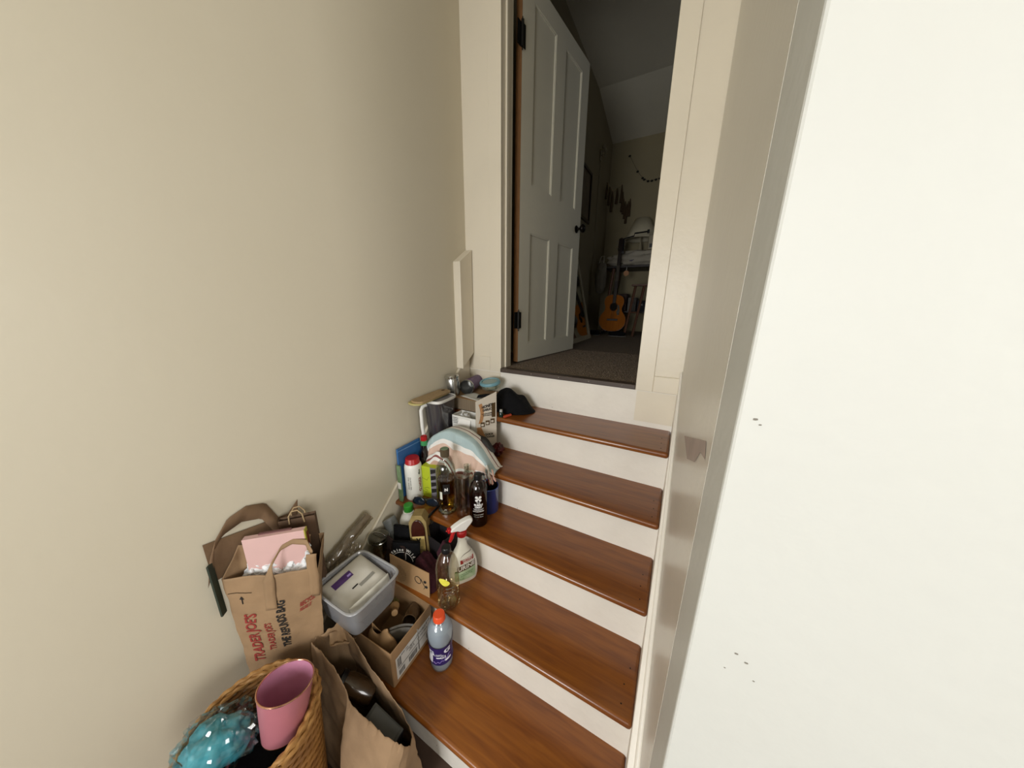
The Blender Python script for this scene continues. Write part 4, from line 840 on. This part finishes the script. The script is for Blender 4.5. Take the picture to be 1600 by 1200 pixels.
def lab(nm, x0, x1, y0, y1, mt, k=.0012, rot=0):
    def f(u, v):
        a = x0+(x1-x0)*u; b = y0+(y1-y0)*v; p = f1(a/.082/2+.5, b/.088/2+.5); return p+V((0, 0, k))
    return G().grid(f, 8, 8).build(nm, mt, m_, smooth=False)
lab('purple_label', -.048, -.020, -.058, .014, M('purple_print', '#43245f', .5, hex2='#5a3c78', vs=25)); lab('grey_label', .028, .042, .000, .060, M('grey_label', '#8b887f', .5)); lab('black_mark', .020, .026, -.022, .000, INK)
lab('small_white_label', -.036, -.028, -.004, .010, M('lilac_print'  , '#a58ed0'), k=.0018)
m2 = thing('side_mailer', 'second creased white mailer standing on edge against the tub front side', 'mailer', (-.878, .203, TR[1]+.322), rot=(0, R(76), R(1)))
f2 = mlr(.036, .080, .006, 6)
G().grid(f2, 20, 28).grid(lambda u, v: (lambda p: V((p.x, p.y, -.002)))(f2(u, v)), 20, 28).build('mailer_body', M('white_mailer_bright', '#d9d5c8', .45, var=.08, vs=20, bump=.4, bs=20), m2, ang=50)
for k in range(3): G().lathe([(.003, 0), (.003, .0006)], 8, tr(-.004+.005*k, .02-.006*k, .0095)).build('ink_blot', INK, m2)
t = thing('brown_carton_small', 'small dark brown carton hidden beneath the clear tub', 'carton', (-1.070, .270, TR[1]), 0)
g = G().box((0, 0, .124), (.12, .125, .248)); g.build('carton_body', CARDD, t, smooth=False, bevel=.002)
G().box((0, 0, .2485), (.03, .125, .001)).build('tape_strip', M('brown_tape', '#6e5334', .3), t, smooth=False)

# ------------------------------------------------------------------ bags and basket in the left corner
t = thing('support_carton', 'plain brown carton under the printed grocery bag by the left wall', 'carton', (-1.088, .060, FLOOR))
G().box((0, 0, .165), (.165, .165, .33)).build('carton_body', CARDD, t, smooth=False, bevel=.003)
G().box((0, 0, .3305), (.05, .165, .001)).build('tape_strip', M('brown_tape', '#6e5334', .3), t, smooth=False)
# printed paper grocery bag, leaning in the corner
gb = thing('grocery_bag', 'large brown paper grocery bag with red and black printing and flat paper handles', 'bag', (0, 0, 0))
FR0, FL0, BL0, BR0 = V((-1.005, .075, .272)), V((-1.168, -.085, .272)), V((-1.170, -.035, .272)), V((-1.150, .125, .272))
FR1, FL1, BL1, BR1 = V((-.965, .092, .712)), V((-1.170, -.083, .722)), V((-1.181, -.030, .80)), V((-1.060, .165, .752))
def wall4(A0, B0, A1, B1, u, v): return A0.lerp(B0, u).lerp(A1.lerp(B1, u), v)
def crump(p, a=.006, sd=0):
    e = 1; d = noise.noise_vector(p*11+V((sd, 0, 0)))*a+noise.noise_vector(p*31+V((sd, 3, 0)))*a*.35
    return p+d
def front(u, v, k=0):
    p = wall4(FR0, FL0, FR1, FL1, u, v); n = V((.66, -.75, .0)); p = crump(p) + n*(.014*sin(pi*u)*sin(pi*min(1, v*.9))+k)
    p.x = max(p.x, -1.184); return p
def side(A0, B0, A1, B1):
    def f(u, v):
        p = crump(wall4(A0, B0, A1, B1, u, v)); p.x = max(p.x, -1.184); return p
    return f
g = G(); g.grid(lambda u, v: front(u, v), 40, 56); g.grid(side(BR0, FR0, BR1, FR1), 18, 56)
g.grid(side(FL0, BL0, FL1, BL1), 8, 56); g.grid(side(BL0, BR0, BL1, BR1), 30, 56); g.grid(lambda u, v: BR0.lerp(FR0, u).lerp(BL0.lerp(FL0, u), v), 10, 14)
g.build('bag_body', KRAFT, gb, ang=60, solid=.0012)
# flat handles: front one folded over the rim, back one standing
def strap(nm, pts, wv, wid, mat=KRAFT):
    pts = [V(p) for p in pts]
    def f(u, v):
        q = u*(len(pts)-1); i = min(len(pts)-2, int(q)); return pts[i].lerp(pts[i+1], q-i)+V(wv)*(v-.5)*wid
    return G().grid(f, len(pts)*4, 2).build(nm, mat, gb, ang=50, solid=.0014)
fd = (FL1-FR1).normalized(); up_ = V((0, 0, 1)); on = V((.66, -.75, 0))
def fp(u, z, k=.004): return front(u, (z-.272)/.44, k)
hs = [fp(.53, .585), fp(.53, .64), fp(.53, .70), fp(.50, .745)+V((-.006, .006, 0)), fp(.42, .778)+V((-.022, .022, .004)), fp(.30, .790)+V((-.03, .03, .006)), fp(.16, .792)+V((-.025, .025, 0)), fp(.06, .765)+V((-.006, .006, 0))]
def hf(u, v):
    q = u*(len(hs)-1); i = min(len(hs)-2, int(q)); p = hs[i].lerp(hs[i+1], q-i); s_ = min(1, max(0, (u-.28)/.2)); w_ = fd*(1-s_)+V((0, .35, .9))*s_
    return p+w_*(v-.5)*(.032-.014*s_)
G().grid(hf, 36, 3).build('front_handle', KRAFT, gb, ang=50, solid=.0014)
G().grid(lambda u, v: fp(.06, .60+.17*u)+fd*(v-.5)*.030, 14, 3).build('front_handle_end', KRAFT, gb, ang=50, solid=.0014)
bh = [(-1.174, -.105, .74), (-1.176, -.085, .83), (-1.180, -.045, .880), (-1.182, .005, .893), (-1.182, .055, .872), (-1.178, .080, .80), (-1.172, .085, .73)]
strap('back_handle', bh, (.0, .35, .8), .058, KRAFT2)
G().add([V((-1.181, -.10, .72)), V((-1.181, .13, .72)), V((-1.182, .150, .80)), V((-1.176, .155, .855)), V((-1.183, .120, .815)), V((-1.183, -.10, .855))], [(0, 1, 2, 3, 4, 5)]).build('back_rim', KRAFT2, gb, smooth=False, solid=.002)
# printing: baselines run up the bag
def pr_(u0, z0): return lambda p, q: front(u0+(-q)*-1/.27*-1, (z0+p-.272)/.44, .0016)
text('lettering', "TRADER JOE'S", .050, INKR, gb, fmap=lambda p, q: front(.80+q/.27, (.475+p-.272)/.44, .0026), bold=.0014, sx=.64)
text('lettering', "TRADER JOE'S", .030, INKR, gb, fmap=lambda p, q: front(.605+q/.27, (.475+p-.272)/.44, .0026), bold=.0006, sx=.62)
text('lettering', "THE REFUNDS BAG", .036, INK, gb, fmap=lambda p, q: front(.43+q/.27, (.515+p-.272)/.44, .0026), bold=.0012, sx=.62)
text('lettering', "RECYCLE", .026, INKR, gb, fmap=lambda p, q: front(.15-p*.75/.27, (.590+q*.95+p*.35-.272)/.44, .0026), bold=.0008, sx=.55)
text('lettering', "REUSE IT", .020, INKR, gb, fmap=lambda p, q: front(.17-p*.75/.27, (.566+q*.95+p*.35-.272)/.44, .0026), bold=.0006, sx=.55)
G().tube([fp(.98-.030*i, .655+.0006*(i % 2), .002) for i in range(9)], .0012, 5).build('stitched_line', M('dark_stitch', '#4b3a22', .9), gb)
G().tube([fp(.86, .632, .002), fp(.86, .612, .002)], .0014, 5).build('arrow_stem', INK, gb)
G().add([fp(.86, .642, .0026), fp(.885, .630, .0026), fp(.835, .630, .0026)], [(0, 1, 2)]).build('arrow_head', INK, gb, smooth=False)
# pink box in the bag
T1, T2 = V((-1.150, -.020, .832)), V((-1.030, .100, .832)); ax = (T2-T1); wd_ = ax.length; ax.normalize()
t = thing('pink_box', 'pale pink rectangular box with dark back standing in the grocery bag', 'box', tuple((T1+T2)/2+V((0, 0, -.27))), rot=(0, R(0), atan2(ax.y, ax.x)))
PK = M('pale_pink_card', '#cfaaa4', .5, var=.03)
g = G().box((0, .0, .135), (wd_, .020, .27)); g.build('box_front', PK, t, smooth=False, bevel=.001)
G().box((wd_/2+.0015, .0, .135), (.003, .020, .27)).build('lime_edge_stripe', M('lime_edge', '#a8a03c', .5), t, smooth=False)
G().box((wd_/2+.0035, .005, .12), (.002, .012, .27)).build('red_edge_stripe', M('dark_red_edge', '#5b1614', .5), t, smooth=False)
G().box((0, .0065, .2715), (.09, .008, .005)).build('tuck_tab', M('dark_pink_card', '#6e4a48', .6), t, smooth=False)
t = thing('white_tissue', 'crumpled white tissue paper puffing out at the grocery bag rim', 'tissue paper', (0, 0, 0))
def tis(u, v):
    b = FR1.lerp(FL1, .12+.72*u)+V((-.010-.022*v, .010+.024*v, .0)); z = -.03+.072*v*(.75+.35*sin(u*9+1)+.25*sin(u*23))
    return b+V((0, 0, z))+noise.noise_vector(V((u*9, v*5, 2)))*.012+noise.noise_vector(V((u*25, v*12, 5)))*.005
G().grid(tis, 60, 22).build('tissue_sheet', M('white_tissue', '#dfe0e0', .6), t, ang=14, solid=.0008)
t = thing('green_folder', 'dark green folder edge inside the grocery bag left of the pink box', 'folder', (-1.172, -.100, .60), R(40))
G().box((0, 0, .095), (.006, .020, .19)).build('folder_cover', M('dark_green_card', '#2a3226', .6), t, smooth=False, bevel=.001)
t = thing('twine_handled_bag', 'small brown gift bag with twine handles behind the pink box', 'bag', (-1.110, .118, .560), R(45))
G().add([V((-.055, -.008, 0)), V((.055, -.008, 0)), V((.055, .008, 0)), V((-.055, .008, 0)), V((-.055, -.008, .27)), V((.055, -.008, .275)), V((.055, .008, .28)), V((-.055, .008, .272))],
    [(0, 1, 2, 3), (0, 1, 5, 4), (1, 2, 6, 5), (2, 3, 7, 6), (3, 0, 4, 7)]).build('bag_body', M('dark_kraft', '#5d4632', .85, var=.2), t, smooth=False, solid=.001)
for y_ in (-.0105, .0105): G().tube([(-.022, y_, .255), (-.021, y_, .285), (-.010, y_, .303), (.008, y_, .305), (.020, y_, .288), (.023, y_, .255)], .0022, 6).build('twine_handle', M('twine', '#a58d69', .9), t)

# wicker basket
BC = V((-.915, -.158, FLOOR)); bk = thing('wicker_basket', 'tall round woven wicker basket holding the pink metal cup', 'basket', tuple(BC), 0)
BH_ = .485; bx_ = lambda v: .112+.032*v; by_ = lambda v: .118+.032*v
WK = M('wicker', '#a2733c', .55, hex2='#7f552a', vs=20, var=.2)
g = G()
def wall(u, v):
    a = 2*pi*u; w_ = .0028*sin(a*22+pi*int(v*26)); return ((bx_(v)+w_)*cos(a), (by_(v)+w_)*sin(a), BH_*v)
rows = 36
for k in range(rows):
    v = (k+.5)/rows
    pts = [((bx_(v)+.0030*sin(22*a+pi*k))*cos(a), (by_(v)+.0030*sin(22*a+pi*k))*sin(a), BH_*v) for a in [2*pi*i/132 for i in range(132)]]
    G().tube(pts, .0068, 6, closed=True).build('woven_strand', WK, bk)
for k in range(22):
    a = 2*pi*(k+.5)/22
    G().tube([(bx_(v)*cos(a), by_(v)*sin(a), BH_*v) for v in (0, .25, .5, .75, 1)], .0042, 6).build('stake', WK, bk)
g = G().lathe([(0, .004), (.112, .004), (.112, .010), (0, .010)], 40, cap=False, sy=1.05); g.build('basket_floor', WK, bk)
for k, (dr_, dz_) in enumerate(((.000, .004), (.0085, .001), (-.007, .003), (.001, .013))):
    G().tube([((bx_(1)+dr_+.0018*sin(30*a+k*2))*cos(a), (by_(1)+dr_+.0018*sin(30*a+k*2))*sin(a), BH_+dz_+.0018*cos(30*a+k*2)) for a in [2*pi*i/150 for i in range(150)]], .0062, 7, closed=True).build('rim_strand', M('wicker_rim', '#b98c52', .5, hex2='#8d6232', vs=30), bk)
t = thing('navy_cloth', 'dark navy cloth filling the wicker basket below the pink cup', 'cloth', (0, 0, 0))
G().grid(lambda u, v: (BC.x+.122*v*cos(2*pi*u), BC.y+.128*v*sin(2*pi*u), .322+.020*noise.noise(V((v*cos(2*pi*u)*2.5, v*sin(2*pi*u)*2.5, 1)))), 40, 14, cu=True).build('cloth', M('navy_fabric', '#10101c', .95, var=.2, bump=.4, bs=60), t, ang=60)
t = thing('pink_metal_cup', 'pink metal cup with a shiny gold rim tilted in the wicker basket', 'cup', (-.860, -.110, .392), rot=(R(-12), R(-2), 0))
PKM = M('pink_enamel', '#bd7680', .35, metal=.25, var=.04); 
G().lathe([(0, .002), (.048, .0), (.0515, .003), (.0655, .137)], 56, cap=False).build('cup_body', PKM, t)
G().lathe([(.064, .136), (.0495, .008), (.0, .006)], 56, cap=False).build('cup_lining', M('light_pink_enamel', '#c98aa6', .4, metal=.15, var=.03), t)
for z_, r_, q_ in ((.137, .0650, .0022), (.002, .0505, .0016)): G().tube([(r_*cos(2*pi*i/56), r_*sin(2*pi*i/56), z_) for i in range(56)], q_, 8, closed=True).build('gold_rim', M('rose_gold', '#d9a58c', .15, metal=1, var=.02), t)
t = thing('teal_towel_pack', 'teal fabric packed in shiny clear plastic in the wicker basket', 'package', (-.952, -.232, .385), rot=(R(-4), R(14), R(45)))
G().blob((0, 0, .055), (.068, .056, .050), 3, .22, 2.4, 40, flat=-.054).build('teal_fabric', M('teal_fabric', '#4fa3ae', .8, hex2='#2b7c8a', vs=14, bump=.5, bs=18), t, ang=60)
G().blob((0, .004, .060), (.084, .070, .066), 7, .30, 3.2, 56, flat=-.058).build('plastic_wrap', clear('crinkly_plastic', '#f2f6f7', .10, .08), t, ang=12)

# torn open paper bag
tb = thing('torn_paper_bag', 'torn open brown paper bag with jagged rim on the floor by the stairs', 'bag', (0, 0, 0))
rim = [(-.997, .040, .425), (-.955, .036, .440), (-.905, .033, .452), (-.835, .030, .436), (-.805, .030, .390), (-.777, .030, .335), (-.706, .030, .332), (-.640, .030, .340), (-.595, .036, .335), (-.570, .050, .315), (-.568, .070, .285),
       (-.585, .092, .262), (-.612, .104, .270), (-.650, .106, .312), (-.690, .107, .338), (-.741, .108, .362), (-.802, .112, .380), (-.860, .118, .408), (-.900, .122, .425), (-.945, .122, .430), (-.980, .112, .420), (-1.000, .080, .420)]
n_ = len(rim)
def basep(i):
    x, y, z = rim[i]; f = i < 11
    bx0 = -.945+(x+1.0)*.86; return V((bx0, (-.085 if 5 <= i <= 8 else (-.005 if x < -.78 else -.03)) if f else (.130 if i < 20 else .08), FLOOR+.001))
def bag(u, v):
    q = u*n_; i = int(q) % n_; k = (i+1) % n_; q -= int(q); r_ = V(rim[i]).lerp(V(rim[k]), q); b_ = basep(i).lerp(basep(k), q)
    p = b_.lerp(r_, v); f = (p.y < .07)
    bul = .022*sin(pi*min(1, v))*(-1 if .2 < u < .5 else .15); p.y += bul; p = p+noise.noise_vector(p*9)*.012*sin(pi*min(1, .15+v*.85))+noise.noise_vector(p*27)*.004
    if v > .97: p.z += .010*noise.noise(V((u*110, 0, 0)))+.005*noise.noise(V((u*300, 3, 0)))
    p.y = min(p.y, .140 if p.z > .12 else .150); p.z = max(p.z, FLOOR+.001); return p
G().grid(bag, 176, 44, cu=True).build('bag_body', M('kraft_torn', '#987c5e', .85, hex2='#80664b', vs=7, bump=.45, bs=14), tb, ang=28, solid=.0012)
G().grid(lambda u, v: (-.99+.055*u+.03*v, .070+.055*v+.02*u+.012*sin(u*6), .425+.028*sin(u*5+1)*v-.03*u+.018*noise.noise(V((u*4, v*4, 9)))), 14, 12).build('folded_rim', KRAFT, tb, ang=30, solid=.0012)
t = thing('dark_amber_jar', 'dark amber glass jar lying inside the torn paper bag', 'jar', (-.832, .078, .292), rot=(R(60), R(0), R(-64)))
G().lathe([(0, -.06), (.030, -.06), (.034, -.052), (.034, .03), (.028, .045), (.028, .060), (.022, .060), (.022, .045), (0, .04)], 36, cap=False).build('jar_glass', M('dark_amber', '#3a2918', .2, coat=.5, var=.15), t)
G().lathe([(.0295, .046), (.0310, .048), (.0310, .060), (.0295, .062)], 36, cap=False).build('jar_band', BLACK, t)
t = thing('charcoal_box', 'flat charcoal grey box inside the torn paper bag', 'box', (-.700, .066, .190), rot=(R(6), R(14), R(4)))
G().box((0, 0, .05), (.12, .055, .10)).build('box_body', M('charcoal_box_card', '#3a3b3a', .6, var=.08), t, smooth=False, bevel=.002)
G().box((0, 0, .1005), (.10, .045, .002)).build('lid_panel', M('charcoal_box_lid', '#474847', .6), t, smooth=False)
t = thing('black_bag_liner', 'black plastic liner at the bottom of the torn paper bag', 'liner', (0, 0, 0))
G().grid(lambda u, v: (-.73+.13*v*cos(2*pi*u), .062+.024*v*sin(2*pi*u), .100+.03*v*v+.02*noise.noise(V((v*cos(2*pi*u)*4, v*sin(2*pi*u)*4, 7)))), 36, 10, cu=True).build('liner', M('black_liner', '#0b0b0c', .5, var=.1), t, ang=40)

# ------------------------------------------------------------------ bedroom beyond the door
RZ = 1.178
def guitar():
    t = thing('acoustic_guitar', 'acoustic guitar with honey top and dark neck standing in the dark bedroom', 'guitar', (-.835, 3.92, RZ+.045), rot=(R(-9), R(1), R(8)))
    half = [(0, 0), (.07, .006), (.13, .03), (.175, .075), (.192, .13), (.188, .18), (.165, .225), (.135, .262), (.122, .295), (.125, .33), (.138, .365), (.142, .40), (.13, .44), (.10, .468), (.05, .482), (0, .485)]
    pts = []
    def cr(p, k):
        m_ = len(p)
        for i in range(m_-1):
            a, b, c_, d_ = [V(p[max(0, min(m_-1, i+q))]) for q in (-1, 0, 1, 2)]
            for j in range(k): s_ = j/k; yield .5*((2*b)+(c_-a)*s_+(2*a-5*b+4*c_-d_)*s_*s_+(3*b-a-3*c_+d_)*s_**3)
    hp = [tuple(q)+() for q in [(p.x, p.y) for p in cr(half, 4)]]
    pts = hp+[(0, .485)]+[(-x, y) for x, y in reversed(hp[1:])]
    X90 = rm('X', 90)
    G().prism(pts, -.10, .0, X90).build('body_sides', M('guitar_mahogany', '#4a2313', .3, var=.15), t, smooth=False)
    G().prism([(x*.985, .243+(y-.243)*.985) for x, y in pts], .0005, .004, X90).build('soundboard', M('guitar_spruce', '#9a5a12', .7, hex2='#86490d', vs=5, stretch=(24, 1, 1), spec=.15), t, smooth=False)
    G().lathe([(.051, .0045), (0, .0048)], 36, X90 @ tr(0, .325, 0), cap=False).build('sound_hole', M('hole_black', '#0a0705', .9), t)
    G().tube([(.056*cos(2*pi*i/36), -.0048, .325+.056*sin(2*pi*i/36)) for i in range(36)], .0025, 6, closed=True).build('rosette', M('rosette', '#2c1a10', .5), t)
    G().prism([(.045, .355), (.075, .345), (.092, .29), (.088, .22), (.062, .215), (.045, .26), (.062, .30)], .0045, .006, X90).build('pickguard', M('pickguard', '#120c0a', .2), t, smooth=False)
    G().box((0, -.010, .155), (.155, .010, .026)).build('bridge', M('rosewood', '#21120b', .5), t, bevel=.003)
    G().box((0, -.009, .70), (.050, .014, .66)).build('neck', M('rosewood', '#21120b'), t, bevel=.004)
    for k in range(14): G().box((0, -.0168, .66+.365*(1-2**(-k/12))-.0), (.050, .0014, .0016)).build('fret', M('fret_metal', '#8d8878', .3, metal=1), t, smooth=False)
    G().prism([(-.026, 1.03), (.026, 1.03), (.036, 1.06), (.033, 1.19), (.0, 1.205), (-.033, 1.19), (-.036, 1.06)], -.004, .012, X90).build('headstock', M('headstock', '#1b0f0a', .3), t, smooth=False)
    for s_ in (-1, 1):
        for k in range(3): G().tube([(s_*.030, .002, 1.075+.042*k), (s_*.050, .002, 1.075+.042*k)], .003, 6).box((s_*.056, .002, 1.075+.042*k), (.014, .006, .016)).build('tuning_peg', M('peg_metal', '#8d8878', .3, metal=.8), t)
    for k in range(6): G().tube([((k-2.5)*.0095, -.0172, .155), ((k-2.5)*.0068, -.0195, 1.03)], .0006, 4).build('string', M('string_metal', '#a09a88', .3, metal=1), t)
    t.scale = (.88, .92, 1.0)
guitar()
DK = M('dark_wood', '#20140d', .5, var=.2); 
t = thing('guitar_stand', 'black tubular guitar stand under the acoustic guitar', 'stand', (-.835, 3.95, RZ), R(8))
for a in (-150, -30, 90): G().tube([(0, 0, .07), (.17*cos(R(a)), .13*sin(R(a)), .008)], .009, 8).build('leg', BLACK, t)
G().tube([(-.12, -.12, .050), (-.10, -.03, .040), (.10, -.03, .040), (.12, -.12, .050)], .008, 8).build('cradle', BLACK, t)
# side table piled with fabric, with wooden leg, shelf clutter below
t = thing('worktable', 'dark wooden worktable with a slanted leg and low shelf behind the guitar', 'table', (-.50, 4.39, RZ))
G().box((0, 0, .885), (1.10, .50, .028)).build('table_top', DK, t, bevel=.004)
for sx_ in (-1, 1):
    for sy_ in (-1, 1): G().tube([(sx_*.42, sy_*.20, .87), (sx_*.50, sy_*.235, .0)], [.022, .016], 10).build('leg', M('brown_table_leg', '#5f3c26', .5, var=.15), t)
G().box((0, 0, .30), (.92, .42, .02)).build('shelf', DK, t, bevel=.003)
t2 = thing('easel_leg_stool', 'reddish wooden folding stool leaning at the right of the guitar', 'stool', (-.565, 3.88, RZ))
for s_ in (-1, 1): G().tube([(s_*.05+.035, .03, .62), (s_*.05-.035, -.05, .0)], .016, 8).build('leg', M('brown_table_leg', '#5f3c26'), t2)
G().box((.035, .03, .63), (.18, .10, .02)).build('seat', M('brown_table_leg'  , '#5f3c26'), t2, bevel=.004)
G().tube([(-.05, -.01, .30), (.05, -.01, .30)], .009, 8).build('stretcher', M('brown_table_leg'  , '#5f3c26'), t2)
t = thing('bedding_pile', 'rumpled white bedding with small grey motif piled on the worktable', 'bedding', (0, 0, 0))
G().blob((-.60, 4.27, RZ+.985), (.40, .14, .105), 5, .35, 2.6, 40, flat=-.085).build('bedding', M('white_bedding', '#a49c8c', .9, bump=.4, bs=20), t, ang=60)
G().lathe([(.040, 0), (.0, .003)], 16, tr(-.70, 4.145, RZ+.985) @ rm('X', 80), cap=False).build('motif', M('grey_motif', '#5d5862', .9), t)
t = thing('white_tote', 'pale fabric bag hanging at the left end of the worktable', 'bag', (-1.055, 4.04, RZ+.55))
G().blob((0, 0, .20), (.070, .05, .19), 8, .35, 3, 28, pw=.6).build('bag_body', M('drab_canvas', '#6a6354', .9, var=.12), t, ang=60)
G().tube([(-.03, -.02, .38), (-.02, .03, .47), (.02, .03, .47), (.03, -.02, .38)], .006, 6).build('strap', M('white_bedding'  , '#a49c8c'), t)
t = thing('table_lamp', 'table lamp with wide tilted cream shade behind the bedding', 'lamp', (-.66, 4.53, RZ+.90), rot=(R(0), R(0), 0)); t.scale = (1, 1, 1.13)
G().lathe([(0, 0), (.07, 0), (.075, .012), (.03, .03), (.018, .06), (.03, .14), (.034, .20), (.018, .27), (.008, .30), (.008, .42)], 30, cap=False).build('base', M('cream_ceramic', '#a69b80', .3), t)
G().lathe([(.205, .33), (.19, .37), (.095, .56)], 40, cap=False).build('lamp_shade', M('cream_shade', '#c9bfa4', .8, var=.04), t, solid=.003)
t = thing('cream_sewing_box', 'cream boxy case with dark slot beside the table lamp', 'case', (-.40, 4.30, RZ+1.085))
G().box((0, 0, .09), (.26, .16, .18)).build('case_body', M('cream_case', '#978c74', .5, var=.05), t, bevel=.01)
G().box((-.05, -.081, .05), (.12, .004, .045)).build('dark_slot', BLACK, t)
t = thing('swing_arm', 'black jointed swing arm rail above the bedding', 'arm', (-.80, 4.05, RZ+1.16))
G().tube([(0, 0, -.10), (0, 0, .05), (.12, -.01, .07), (.125, -.01, .10), (.27, 0, .11)], .009, 8).build('arm_rail', BLACK, t)
G().box((0, 0, -.11), (.03, .03, .03)).build('clamp', BLACK, t)
G().lathe([(.014, -.02), (.014, .02)], 12, tr(.28, 0, .11)).build('arm_end', BLACK, t)
random.seed(11)
cols = ['#4a3f3a', '#3b2a24', '#6b665f', '#2a2d35', '#57302a', '#766f66', '#37414a']
for k in range(7):
    h_ = .12+.12*random.random(); t = thing('storage_bin', ['grey fabric bin on the worktable shelf', 'dark brown box on the worktable shelf nearest the guitar', 'pale grey box on the worktable shelf', 'dark blue grey basket on the worktable shelf', 'rust red box on the worktable shelf', 'light taupe box at the right end of the shelf', 'slate box at the far right end of the shelf'][k], 'box', (-.90+.125*k, 4.36, RZ+.31), R(random.uniform(-4, 4)), group='storage bins on the worktable shelf')
    G().box((0, 0, h_/2), (.105, .26, h_)).build('bin_body', M('bin'+str(k), cols[k], .8, var=.15), t, bevel=.004)
    G().box((0, -.131, h_*.6), (.04, .003, .014)).build('pull', BLACK, t)
t = thing('hanging_disc', 'small pale orange disc hanging from the worktable edge', 'ornament', (-.745, 4.132, RZ+.80))
G().lathe([(0, 0), (.034, 0), (.034, .006), (0, .006)], 24, rm('X', 90), cap=False).build('disc', M('orange_disc', '#a8754a', .6), t)
G().tube([(0, 0, .03), (0, -.002, .075)], .002, 5).build('cord', WHITE, t)
# leaning mirror, picture frame, wall fixtures
t = thing('leaning_mirror', 'tall white framed mirror leaning on the bedroom left wall', 'mirror', (-.950, 2.62, RZ+.001), rot=(0, R(-13.5), 0))
for (y0, y1, z0, z1) in ((0, .73, 0, .05), (0, .73, 1.0, 1.05), (0, .05, .05, 1.0), (.68, .73, .05, 1.0)): G().box((-.013, (y0+y1)/2, (z0+z1)/2), (.026, y1-y0, z1-z0)).build('frame_bar', M('white_frame', '#bdb49b', .5), t, smooth=False, bevel=.002)
G().box((-.016, .365, .525), (.008, .64, .96)).build('glass', M('mirror_glass', '#8f9290', .04, metal=1, var=.01), t, smooth=False)
t = thing('picture_frame', 'dark framed picture on the bedroom wall beside the door', 'picture', (-1.2095, 3.36, 2.54))
for (y0, y1, z0, z1) in ((0, .42, 0, .03), (0, .42, .52, .55), (0, .03, .03, .52), (.39, .42, .03, .52)): G().box((.012, (y0+y1)/2, (z0+z1)/2), (.024, y1-y0, z1-z0)).build('frame_bar', M('dark_frame', '#2a1a12', .4), t, smooth=False)
G().box((.006, .21, .275), (.006, .36, .49)).build('picture_sheet', M('picture_sheet', '#7a6b58', .5, var=.2, vs=8), t, smooth=False)
# paper tassel banner in the corner, small-flag garland on the back wall
t = thing('tassel_banner', 'string of dark hanging paper tassels on the bedroom wall', 'banner', (0, 0, 0))
AN = [(-1.165, 4.45, 3.20), (-1.12, 4.60, 3.13), (-1.02, 4.74, 3.24), (-.98, 4.755, 3.06), (-.93, 4.76, 2.99), (-.89, 4.76, 3.05)]
G().tube(AN, .003, 5).build('string', M('twine'  , '#a58d69'), t)
for k in range(11):
    q = k/10*(len(AN)-1); i = min(len(AN)-2, int(q)); p = V(AN[i]).lerp(V(AN[i+1]), q-i); G().tube([p, p+V((.004, -.006, -.08)), p+V((.0, -.006, -.20-.03*(k % 3)))], [.006, .014, .018], 8).build('tassel', M('brown_tassel', '#4b3a24', .9), t)
t = thing('leaf_garland', 'thin dark garland of small leaves drooping on the back wall', 'garland', (0, 0, 0))
GP_ = [V((-.955+.50*u_, 4.768, 3.60-.36*sin(pi*.5*min(1, u_*1.6))+.06*max(0, u_-.6))) for u_ in [i/20 for i in range(21)]]
G().tube(GP_, .002, 5).build('string', M('dark_string', '#2b241a', .9), t)
for k in (0, 5, 8, 9, 11, 13, 15, 17, 19): 
    G().grid(lambda u, v: GP_[k]+V((.018*v*cos(2*pi*u), -.006, .014*v*sin(2*pi*u)-.008)), 10, 2, cu=True).build('leaf', M('dark_leaf', '#1d1a12', .9), t)
t = thing('wall_sconce', 'small two armed fixture high on the bedroom left wall', 'sconce', (-1.209, 4.15, 3.42))
G().box((.006, 0, 0), (.012, .06, .12)).build('back_plate', M('cream_case'  , '#978c74'), t)
for s_ in (-1, 1): G().tube([(.01, 0, 0), (.05, s_*.05, -.01), (.05, s_*.05, .05)], .006, 7).lathe([(.016, .05), (.020, .075), (.014, .09)], 12, tr(.05, s_*.05, 0)).build('arm', M('cream_case'  , '#978c74'), t)
G().tube([(.004, 0, -.06), (.004, .0, -1.4)], .005, 6).build('cable', M('cream_case'  , '#978c74'), t)
for k, (x_, y_) in enumerate(((-1.03, 3.78), (-.72, 3.74))):
    t = thing('dark_shoe', ['dark flat shoe on the carpet left of the guitar', 'dark flat shoe on the carpet right of the guitar'][k], 'shoe', (x_, y_, RZ+.001), R(60+30*k), group='dark shoes on the bedroom carpet')
    G().blob((0, 0, .03), (.042, .11, .035), k+2, .1, 1.5, 22, flat=-.029).build('upper', BLKF, t)
    G().prism([(.044*cos(2*pi*i/20), .112*sin(2*pi*i/20)) for i in range(20)], 0, .008).build('sole', M('sole_grey', '#6d6a64', .7), t)
